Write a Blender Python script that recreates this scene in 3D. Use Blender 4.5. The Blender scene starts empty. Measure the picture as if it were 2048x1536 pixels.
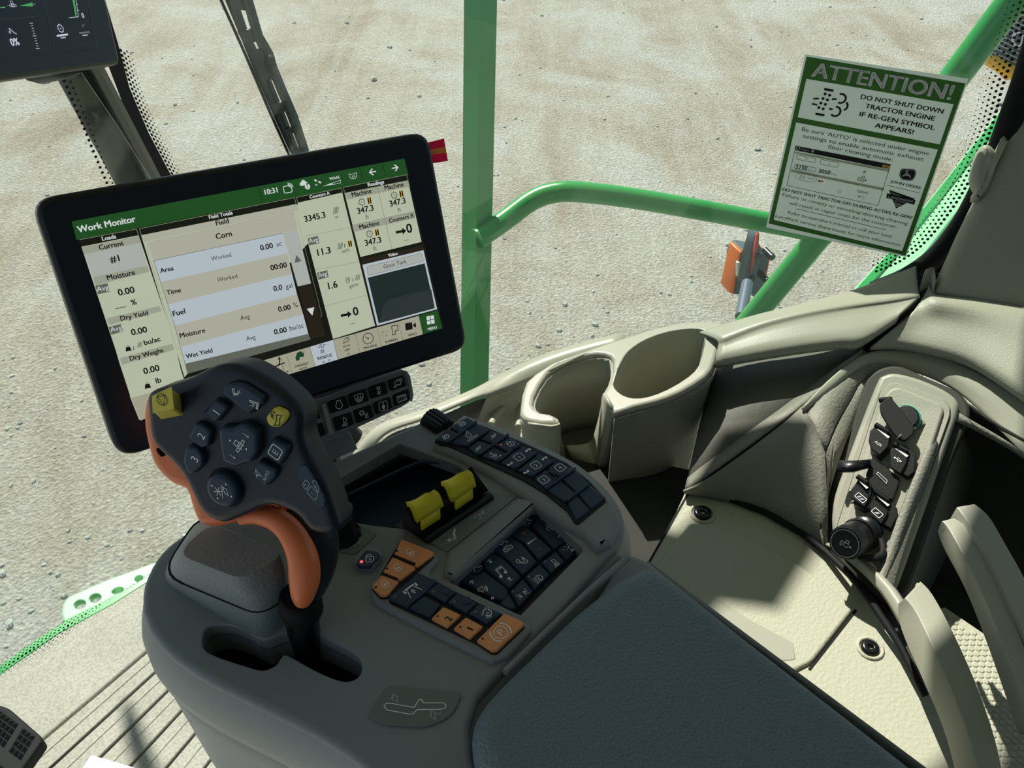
import bpy, math, random
from mathutils import Vector, Matrix
from mathutils.geometry import tessellate_polygon
random.seed(7)
sc = bpy.context.scene
col = sc.collection
# ---------------------------------------------------------------- camera, sky, sun, exposure
F, CAMZ, PITCH = 1700.0, 1.30, math.radians(40)
cd = bpy.data.cameras.new('camera'); cam = bpy.data.objects.new('camera', cd); col.objects.link(cam)
cam.location = (0, 0, CAMZ); cam.rotation_euler = (math.radians(90) - PITCH, 0, 0)
cd.sensor_width = 36; cd.lens = 36 * F / 2048; cd.clip_start = .02; cd.clip_end = 200
sc.camera = cam
SUN_AZ, SUN_EL = math.radians(24), math.radians(50)      # azimuth left of the viewing direction
sd = Vector((-math.sin(SUN_AZ) * math.cos(SUN_EL), math.cos(SUN_AZ) * math.cos(SUN_EL), math.sin(SUN_EL)))
sl = bpy.data.lights.new('sun', 'SUN'); so = bpy.data.objects.new('sun', sl); col.objects.link(so)
sl.energy = 6.6; sl.angle = math.radians(.6); sl.color = (1, .965, .88)
so.rotation_euler = sd.to_track_quat('Z', 'Y').to_euler(); so.location = (0, 0, 30)
w = bpy.data.worlds.new('sky'); sc.world = w; w.use_nodes = True
wn = w.node_tree.nodes; wb = wn['Background']
wt = wn.new('ShaderNodeTexCoord'); ws = wn.new('ShaderNodeSeparateXYZ'); wr = wn.new('ShaderNodeValToRGB')
w.node_tree.links.new(wt.outputs['Generated'], ws.inputs[0]); w.node_tree.links.new(ws.outputs[2], wr.inputs[0])
w.node_tree.links.new(wr.outputs[0], wb.inputs[0])
wr.color_ramp.elements[0].color = (.62, .76, .86, 1); wr.color_ramp.elements[1].color = (.22, .42, .72, 1)
wb.inputs[1].default_value = .5
vs = sc.view_settings; vs.view_transform = 'Standard'; vs.look = 'None'; vs.exposure = 0.0; vs.gamma = 1; vs.use_curve_mapping = False
sc.cycles.max_bounces = 8; sc.cycles.transparent_max_bounces = 16; sc.cycles.use_denoising = True

# ---------------------------------------------------------------- geometry of the view: a pixel's ray meets real surfaces
CP, SP = math.cos(PITCH), math.sin(PITCH)
CAM = Vector((0, 0, CAMZ))
def ray(x, y):
    u, v = (x - 1024) / F, (y - 768) / F
    return Vector((u, CP - v * SP, -SP - v * CP))
def D(x, y, d): return CAM + ray(x, y) * d
def P(x, y, z):
    r = ray(x, y); return CAM + r * ((z - CAMZ) / r.z)
class Pl:
    """a flat surface in the cab: origin, two axes in it and the normal that faces the operator"""
    def __init__(s, o, a, b):
        s.o = o.copy(); s.x = (a - o).normalized(); n = s.x.cross(b - o).normalized()
        if n.dot(CAM - o) < 0: n = -n
        s.n = n; s.y = n.cross(s.x)
    def up(s, h):
        q = Pl.__new__(Pl); q.ik = getattr(s, 'ik', 1); q.o = s.o + s.n * h; q.x, q.y, q.n = s.x, s.y, s.n; return q
    def hit(s, x, y):
        r = ray(x, y); return CAM + r * ((s.o - CAM).dot(s.n) / r.dot(s.n))
    def uv(s, x, y):
        q = s.hit(x, y) - s.o; return (q.dot(s.x), q.dot(s.y))
    def w(s, u, v, h=0): return s.o + s.x * u + s.y * v + s.n * h
    def px(s, p): # metres per photograph pixel at p
        return (s.hit(*p) - CAM).dot(Vector((0, CP, -SP))) / F
def HP(z):
    q = Pl(Vector((0, 0, 0)), Vector((1, 0, 0)), Vector((0, 1, 0))); q.o = Vector((0, 0, z)); return q
def K(x0, y0, s):
    def k(*a):
        if len(a) == 2 and not isinstance(a[0], (tuple, list)): return (x0 + a[0] / s, y0 + a[1] / s)
        L = a[0] if len(a) == 1 and isinstance(a[0][0], (tuple, list)) else a
        return [(x0 + x / s, y0 + y / s) for x, y in L]
    k.s = s
    return k
# ---------------------------------------------------------------- materials
def srgb(h):
    c = [int(h[i:i+2], 16) / 255 for i in (0, 2, 4)]
    return tuple((x / 12.92 if x <= .04045 else ((x + .055) / 1.055) ** 2.4) for x in c) + (1,)
MATS = {}
def mat(name, h, rough=.5, spec=.4, bump=0, scale=300, var=0, vscale=8, emit=0, metal=0, voro=False, coat=0):
    m = bpy.data.materials.new(name); MATS[name] = m; m.use_nodes = True
    nt = m.node_tree; b = nt.nodes['Principled BSDF']; L = nt.links.new
    c = srgb(h); b.inputs['Base Color'].default_value = c; b.inputs['Roughness'].default_value = rough
    b.inputs['Specular IOR Level'].default_value = spec; b.inputs['Metallic'].default_value = metal
    b.inputs['Coat Weight'].default_value = coat
    if emit:
        b.inputs['Emission Color'].default_value = c; b.inputs['Emission Strength'].default_value = emit
        b.inputs['Base Color'].default_value = (.01, .01, .01, 1)
    if bump or var:
        tc = nt.nodes.new('ShaderNodeTexCoord')
    if bump:
        if voro:
            n = nt.nodes.new('ShaderNodeTexVoronoi'); n.inputs['Scale'].default_value = scale; out = n.outputs['Distance']
        else:
            n = nt.nodes.new('ShaderNodeTexNoise'); n.inputs['Scale'].default_value = scale; n.inputs['Detail'].default_value = 3; out = n.outputs[0]
        L(tc.outputs['Object'], n.inputs['Vector'])
        bp = nt.nodes.new('ShaderNodeBump'); bp.inputs['Strength'].default_value = bump; bp.inputs['Distance'].default_value = .001
        L(out, bp.inputs['Height']); L(bp.outputs[0], b.inputs['Normal'])
    if var:
        n = nt.nodes.new('ShaderNodeTexNoise'); n.inputs['Scale'].default_value = vscale; n.inputs['Detail'].default_value = 6
        L(tc.outputs['Object'], n.inputs['Vector'])
        r = nt.nodes.new('ShaderNodeValToRGB')
        r.color_ramp.elements[0].position = .3; r.color_ramp.elements[1].position = .7
        r.color_ramp.elements[0].color = tuple(x * (1 - var) for x in c[:3]) + (1,)
        r.color_ramp.elements[1].color = tuple(min(1, x * (1 + var)) for x in c[:3]) + (1,)
        L(n.outputs[0], r.inputs[0]); L(r.outputs[0], b.inputs['Base Color'])
    return m
# ---------------------------------------------------------------- polygon helpers (2D)
def area(p): return sum(p[i][0] * p[(i+1) % len(p)][1] - p[(i+1) % len(p)][0] * p[i][1] for i in range(len(p))) / 2
def ccw(p): return p if area(p) > 0 else p[::-1]
def rnd(p, r, n=4):
    """round the corners of a polygon"""
    if r <= 0: return p
    out = []; N = len(p)
    for i in range(N):
        a, b, c = Vector(p[i-1]), Vector(p[i]), Vector(p[(i+1) % N])
        da, dc = (a - b), (c - b); la, lc = da.length, dc.length
        if la < 1e-7 or lc < 1e-7: continue
        t = min(r, la * .45, lc * .45)
        s, e = b + da / la * t, b + dc / lc * t
        for k in range(n + 1):
            q = k / n; out.append(tuple(s * (1-q)**2 + b * 2*q*(1-q) + e * q*q))
    return out
def spl(p, n=4, closed=True):
    """smooth curve through points (any dimension)"""
    N = len(p); out = []
    V = [Vector(q) for q in p]
    rng = range(N) if closed else range(N - 1)
    for i in rng:
        if closed: a, b, c, d = V[i-1], V[i], V[(i+1) % N], V[(i+2) % N]
        else: a, b, c, d = V[max(i-1, 0)], V[i], V[i+1], V[min(i+2, N-1)]
        for k in range(n):
            t = k / n
            out.append(.5 * ((2*b) + (c-a)*t + (2*a-5*b+4*c-d)*t*t + (3*b-a-3*c+d)*t**3))
    if not closed: out.append(V[-1])
    return [tuple(q) for q in out]
def inset(p, d):
    """p counter-clockwise; positive d shrinks"""
    out = []; N = len(p)
    for i in range(N):
        a, b, c = Vector(p[i-1]), Vector(p[i]), Vector(p[(i+1) % N])
        e1 = (b - a); e2 = (c - b)
        if e1.length < 1e-9: e1 = e2
        if e2.length < 1e-9: e2 = e1
        if e1.length < 1e-9: out.append(tuple(b)); continue
        n1 = Vector((-e1.y, e1.x)).normalized(); n2 = Vector((-e2.y, e2.x)).normalized()
        m = n1 + n2
        if m.length < .2: m = n1
        m.normalize(); k = max(.5, m.dot(n1))
        out.append(tuple(b + m * (d / k)))
    return out
TXT = {}
def glyphs(s, bold):
    key = (s, bold)
    if key in TXT: return TXT[key]
    c = bpy.data.curves.new('t', 'FONT'); c.body = s; c.resolution_u = 3; c.size = 1
    o = bpy.data.objects.new('t', c); me = o.to_mesh()
    vs_ = [(v.co.x, v.co.y) for v in me.vertices]; fs = [tuple(p.vertices) for p in me.polygons]
    o.to_mesh_clear(); bpy.data.objects.remove(o); bpy.data.curves.remove(c)
    x0 = min(v[0] for v in vs_); x1 = max(v[0] for v in vs_)
    if bold:   # a heavier weight: the same letters struck four times
        n0 = len(vs_); V0, F0 = vs_, fs; vs_, fs = [], []
        for k, (dx, dy) in enumerate(((-.025, -.01), (.025, -.01), (-.025, .012), (.025, .012))):
            vs_ += [(x + dx, y + dy) for x, y in V0]; fs = fs + [tuple(i + k*n0 for i in f) for f in F0]
        x0 -= .025; x1 += .025
    TXT[key] = ([(v[0] - x0, v[1]) for v in vs_], fs, x1 - x0); return TXT[key]
# ---------------------------------------------------------------- mesh builder
class M:
    def __init__(s): s.v = []; s.f = []; s.m = []; s.sm = []; s.names = []
    def mi(s, m):
        if m not in s.names: s.names.append(m)
        return s.names.index(m)
    def add(s, vs_, fs, m, smooth=False):
        b = len(s.v); s.v += [tuple(v) for v in vs_]; k = s.mi(m)
        for f in fs: s.f.append(tuple(b + i for i in f)); s.m.append(k); s.sm.append(smooth)
        return s
    def plate(s, pl, out, th, m, bev=0, holes=(), top=None, h=0, seg=3, taper=1, uv=False, side=None, base=True, hbev=.0015):
        """a slab standing on plane pl: outline in photograph pixels (or plane metres when uv), with rounded top edge"""
        tp_ = pl.up(h + th)
        O = ccw(list(out) if uv else [tp_.uv(*q) for q in out])
        Hs = [ccw(list(q) if uv else [tp_.uv(*z) for z in q])[::-1] for q in holes]
        cx = sum(q[0] for q in O) / len(O); cy = sum(q[1] for q in O) / len(O)
        loops = [O] + Hs; tops = []
        bev0 = bev
        for li, L in enumerate(loops):
            bev = bev0 if li == 0 else min(bev0, hbev)
            N = len(L); rings = []
            rings.append([pl.w(cx + (q[0]-cx) * taper, cy + (q[1]-cy) * taper, h) for q in L])
            if bev:
                for k in range(seg + 1):
                    a = k / seg * math.pi / 2
                    I = inset(L, bev * (1 - math.cos(a)))
                    rings.append([pl.w(q[0], q[1], h + th - bev + bev * math.sin(a)) for q in I])
                last = inset(L, bev)
            else:
                rings.append([pl.w(q[0], q[1], h + th) for q in L]); last = L
            tops.append(last)
            vs_ = [v for r in rings for v in r]; fs = []
            for r in range(len(rings) - 1):
                for i in range(N):
                    j = (i + 1) % N; fs.append((r*N+i, r*N+j, (r+1)*N+j, (r+1)*N+i))
            s.add(vs_, fs, side or m, smooth=True)
        flat = [q for L in tops for q in L]
        tri = tessellate_polygon([[Vector((q[0], q[1], 0)) for q in L] for L in tops])
        def fix(t):
            a, b, c = [flat[i] for i in t]
            return t if (b[0]-a[0])*(c[1]-a[1]) - (b[1]-a[1])*(c[0]-a[0]) > 0 else t[::-1]
        tri = [fix(t) for t in tri]
        s.add([pl.w(q[0], q[1], h + th) for q in flat], tri, top or m)
        if base:
            s.add([pl.w(cx + (q[0]-cx)*taper, cy + (q[1]-cy)*taper, h) for q in [z for L in loops for z in L]], [t[::-1] for t in tri], side or m)
        return s
    def flat(s, pl, out, m, h=0, uv=False):
        O = list(out) if uv else [pl.uv(*q) for q in out]
        O = ccw(O)
        if len(O) <= 4 and len(O) > 2:
            return s.add([pl.w(q[0], q[1], h) for q in O], [tuple(range(len(O)))], m)
        tri = tessellate_polygon([[Vector((q[0], q[1], 0)) for q in O]])
        t2 = []
        for t in tri:
            a, b, c = [O[i] for i in t]
            t2.append(t if (b[0]-a[0])*(c[1]-a[1]) - (b[1]-a[1])*(c[0]-a[0]) > 0 else t[::-1])
        return s.add([pl.w(q[0], q[1], h) for q in O], t2, m)
    def strokeuv(s, pl, q, wd, m, h=0, closed=False):
        q = [Vector(p) for p in q]; N = len(q); A = []; B = []
        for i in range(N):
            a = q[i-1] if (i or closed) else q[i]; c = q[(i+1) % N] if (i < N-1 or closed) else q[i]
            b = q[i]; e1 = (b - a); e2 = (c - b)
            if e1.length < 1e-9: e1 = e2
            if e2.length < 1e-9: e2 = e1
            if e1.length < 1e-9: e1 = e2 = Vector((1, 0))
            n1 = Vector((-e1.y, e1.x)).normalized(); n2 = Vector((-e2.y, e2.x)).normalized(); m_ = n1 + n2
            if m_.length < .3: m_ = n1
            m_.normalize(); k = max(.6, m_.dot(n1)); A.append(b + m_ * wd / 2 / k); B.append(b - m_ * wd / 2 / k)
        vs_ = [pl.w(p.x, p.y, h) for p in A] + [pl.w(p.x, p.y, h) for p in B]
        fs = [(i, N+i, N+(i+1) % N, (i+1) % N) for i in range(N if closed else N-1)]
        return s.add(vs_, fs, m)
    def stroke(s, pl, q, wpx, m, h=0, closed=False):
        return s.strokeuv(pl, [pl.uv(*p) for p in q], wpx * pl.px(q[0]), m, h, closed)
    def disc(s, pl, c, rpx, m, h=0, n=14, r2=None, a0=0, a1=360):
        k = pl.px(c); u, v = pl.uv(*c); r = rpx * k
        if r2 is None and a1 - a0 >= 360:
            return s.flat(pl, [(u + r*math.cos(t*2*math.pi/n), v + r*math.sin(t*2*math.pi/n)) for t in range(n)], m, h, True)
        w_ = (rpx - r2) * k
        pts = [(u + (r-w_/2)*math.cos(math.radians(a0+(a1-a0)*t/n)), v + (r-w_/2)*math.sin(math.radians(a0+(a1-a0)*t/n))) for t in range(n + (a1-a0 < 360))]
        return s.strokeuv(pl, pts, w_, m, h, a1 - a0 >= 360)
    def text(s, pl, t, a, b, m, bold=False, ys=1.0, h=0, cap=None):
        """text whose baseline runs from pixel a to pixel b"""
        A, B = pl.uv(*a), pl.uv(*b); dx, dy = B[0]-A[0], B[1]-A[1]; L = math.hypot(dx, dy)
        vs_, fs, wd = glyphs(t, bold); k = L / wd; cx, cy = dx / L, dy / L
        ky = k * ys if cap is None else cap * pl.px(a) / .73
        out = [pl.w(A[0] + x*k*cx - y*ky*cy, A[1] + x*k*cy + y*ky*cx, h) for x, y in vs_]
        fx = []
        return s.add(out, fs, m)
    def icon(s, pl, name, c, size, d, m, h=0, m2=None):
        """line icon centred on pixel c; size = half height in pixels; d = pixel direction of its right-hand side"""
        u0, v0 = pl.uv(*c); u1, v1 = pl.uv(c[0] + d[0], c[1] + d[1]); a = math.atan2(v1 - v0, u1 - u0); k = size * pl.px(c) * (1.28 if abs(pl.n.z) > .95 else 1) * getattr(pl, 'ik', 1)
        ca, sa = math.cos(a) * k, math.sin(a) * k
        T = lambda x, y: (u0 + x*ca - y*sa, v0 + x*sa + y*ca)
        for it in ICON[name]:
            o = it[0]
            if o == 'l': s.strokeuv(pl, [T(*q) for q in it[2]], it[1] * k, m, h)
            elif o == 'o': s.strokeuv(pl, [T(*q) for q in it[2]], it[1] * k, m, h, True)
            elif o == 'f': s.flat(pl, [T(*q) for q in it[1]], m, h, True)
            elif o == 'g': s.flat(pl, [T(*q) for q in it[1]], m2 or m, h, True)
            elif o == 'd': s.flat(pl, [T(it[1] + it[3]*math.cos(t*math.pi/6), it[2] + it[3]*math.sin(t*math.pi/6)) for t in range(12)], m, h, True)
            elif o == 'a':
                x, y, r, a0, a1, wd = it[1:]; n = 14
                s.strokeuv(pl, [T(x + r*math.cos(math.radians(a0+(a1-a0)*t/n)), y + r*math.sin(math.radians(a0+(a1-a0)*t/n))) for t in range(n + (abs(a1-a0) < 360))], wd*k, m, h, abs(a1-a0) >= 360)
            elif o == 't':
                t, x, y, hh = it[1:5]; vs_, fs, wd = glyphs(t, len(it) > 5); kk = hh / .73
                s.add([pl.w(*T(x + (q[0]-wd/2)*kk, y - hh/2 + q[1]*kk), h) for q in vs_], fs, m)
        return s
    def tube(s, pts, r, m, n=12, caps=True, flatx=1, up=None, smooth=True):
        """round rod through 3D points; r number or list; flatx squashes across"""
        V = [Vector(p) for p in pts]; N = len(V); R = r if isinstance(r, (list, tuple)) else [r] * N
        vs_ = []; ref = Vector(up) if up else None; px_ = None
        for i in range(N):
            t = (V[min(i+1, N-1)] - V[max(i-1, 0)]).normalized()
            if px_ is None:
                a = ref if ref else (Vector((0, 0, 1)) if abs(t.z) < .9 else Vector((1, 0, 0)))
                x = (a - t * a.dot(t)).normalized()
            else: x = (px_ - t * px_.dot(t)).normalized()
            px_ = x; y = t.cross(x)
            for k in range(n):
                a = 2*math.pi*(k + .5)/n; vs_.append(V[i] + x*math.cos(a)*R[i] + y*math.sin(a)*R[i]*flatx)
        fs = [(i*n+k, i*n+(k+1) % n, (i+1)*n+(k+1) % n, (i+1)*n+k) for i in range(N-1) for k in range(n)]
        s.add(vs_, fs, m, smooth)
        if caps: s.add(vs_[:n], [tuple(range(n))[::-1]], m); s.add(vs_[-n:], [tuple(range(n))], m)
        return s
    def loft(s, rows, m, nu=1, nv=1, close=False, smooth=True):
        """surface through rows of 3D points"""
        if nu > 1: rows = [spl(r, nu, close) for r in rows]
        if nv > 1:
            cols = [spl([r[i] for r in rows], nv, False) for i in range(len(rows[0]))]
            rows = [[c[j] for c in cols] for j in range(len(cols[0]))]
        n = len(rows[0]); vs_ = [v for r in rows for v in r]
        fs = [(r*n+i, r*n+(i+1) % n, (r+1)*n+(i+1) % n, (r+1)*n+i) for r in range(len(rows)-1) for i in range(n if close else n-1)]
        return s.add(vs_, fs, m, smooth)
    def cap(s, ring, m, smooth=False):
        return s.add(ring, [tuple(range(len(ring)))], m, smooth)
    def box(s, c, ax, ay, az, m):
        c = Vector(c); V = [c + ax*i + ay*j + az*k for i in (-1, 1) for j in (-1, 1) for k in (-1, 1)]
        return s.add(V, [(0,1,3,2),(4,6,7,5),(0,4,5,1),(2,3,7,6),(0,2,6,4),(1,5,7,3)], m)
    def obj(s, name, parent=None, label=None, cat=None, group=None, kind=None, solid=0, bevel=0, sub=0, off=-1):
        me = bpy.data.meshes.new(name); me.from_pydata(s.v, [], s.f)
        for n_ in s.names: me.materials.append(MATS[n_])
        me.polygons.foreach_set('material_index', s.m); me.polygons.foreach_set('use_smooth', s.sm); me.update()
        o = bpy.data.objects.new(name, me); col.objects.link(o)
        if s.v:   # origin at the thing's own middle, lowest point
            xs = [v[0] for v in s.v]; ys = [v[1] for v in s.v]; zs = [v[2] for v in s.v]
            c = Vector(((min(xs)+max(xs))/2, (min(ys)+max(ys))/2, min(zs)))
            me.transform(Matrix.Translation(-c)); o.location = c
        if parent: par(o, parent)
        if label: o['label'] = label
        if cat: o['category'] = cat
        if group: o['group'] = group
        if kind: o['kind'] = kind
        if solid:
            q = o.modifiers.new('s', 'SOLIDIFY'); q.thickness = solid; q.offset = off
        if bevel:
            q = o.modifiers.new('b', 'BEVEL'); q.width = bevel; q.segments = 3; q.limit_method = 'ANGLE'
        if sub:
            q = o.modifiers.new('u', 'SUBSURF'); q.levels = sub; q.render_levels = sub
        return o
def wloc(o):
    return (wloc(o.parent) if o.parent else Vector((0, 0, 0))) + o.location
def par(o, p):
    o.parent = p; o.location = o.location - wloc(p)
def thing(name, at, label, cat, group=None):
    o = bpy.data.objects.new(name, None); col.objects.link(o); o.location = at; o.empty_display_size = .05
    o['label'] = label; o['category'] = cat
    if group: o['group'] = group
    return o
# ---------------------------------------------------------------- icon shapes, unit square
def gear(x, y, r, n=8, w_=.12, t=.25):
    p = []
    for i in range(n):
        for (da, rr) in ((-.28, r), (-.16, r*(1+t)), (.16, r*(1+t)), (.28, r)):
            a = 2*math.pi*(i + da*1.2)/n; p.append((x + rr*math.cos(a), y + rr*math.sin(a)))
    return ('o', w_, p)
def rsq(x, y, a, b, r=.25, w_=.1):
    return ('o', w_, rnd([(x-a, y-b), (x+a, y-b), (x+a, y+b), (x-a, y+b)], r, 3))
def arrow(x, y, a, L, w_=.12):
    c, s = math.cos(math.radians(a)), math.sin(math.radians(a)); t = (x + c*L/2, y + s*L/2)
    R = lambda dx, dy: (t[0] + dx*c - dy*s, t[1] + dx*s + dy*c)
    return [('l', w_, [(x - c*L/2, y - s*L/2), t]), ('f', [R(.22, 0), R(-.22, .26), R(-.22, -.26)])]
def openarrow(x, y, a, L, w_=.12):
    c, s = math.cos(math.radians(a)), math.sin(math.radians(a)); t = (x + c*L/2, y + s*L/2)
    R = lambda dx, dy: (t[0] + dx*c - dy*s, t[1] + dx*s + dy*c)
    return [('l', w_, [(x - c*L/2, y - s*L/2), t]), ('l', w_, [R(-.3, .3), R(0, 0), R(-.3, -.3)])]
eng = [('o', .12, [(-.35,.45),(-.35,.85),(.35,.85),(.35,.45)] + [(.62*math.cos(math.radians(a)), -.1+.62*math.sin(math.radians(a))) for a in range(50, -231, -20)])]
lock = [('o', .11, rnd([(-.45,-.75),(.75,-.75),(.75,.25),(-.45,.25)], .3)), ('a', .0, .3, .42, 0, 180, .11), ('l', .11, [(.42,.3),(.42,.2)]), ('l', .11, [(-.42,.3),(-.42,.2)]), ('f', [(.05,-.1),(.3,-.1),(.2,-.5),(.12,-.5)])]
comb = [('l', .11, [(-.9,-.55),(-.5,-.3),(-.6,.3),(-.35,.45),(.75,.45),(.8,.1),(.55,.05),(.5,-.35),(.25,-.4),(.15,-.15),(-.15,-.2),(-.3,-.5),(-.9,-.6)]), ('l', .14, [(-.2,.7),(.95,.7)])]
lamp = [('o', .11, [(-.1,.75)] + [(-.1+.6*math.sin(math.radians(a)), .3+.45*math.cos(math.radians(a))) for a in range(0, 181, 20)] + [(-.1,-.15)])] 
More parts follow.
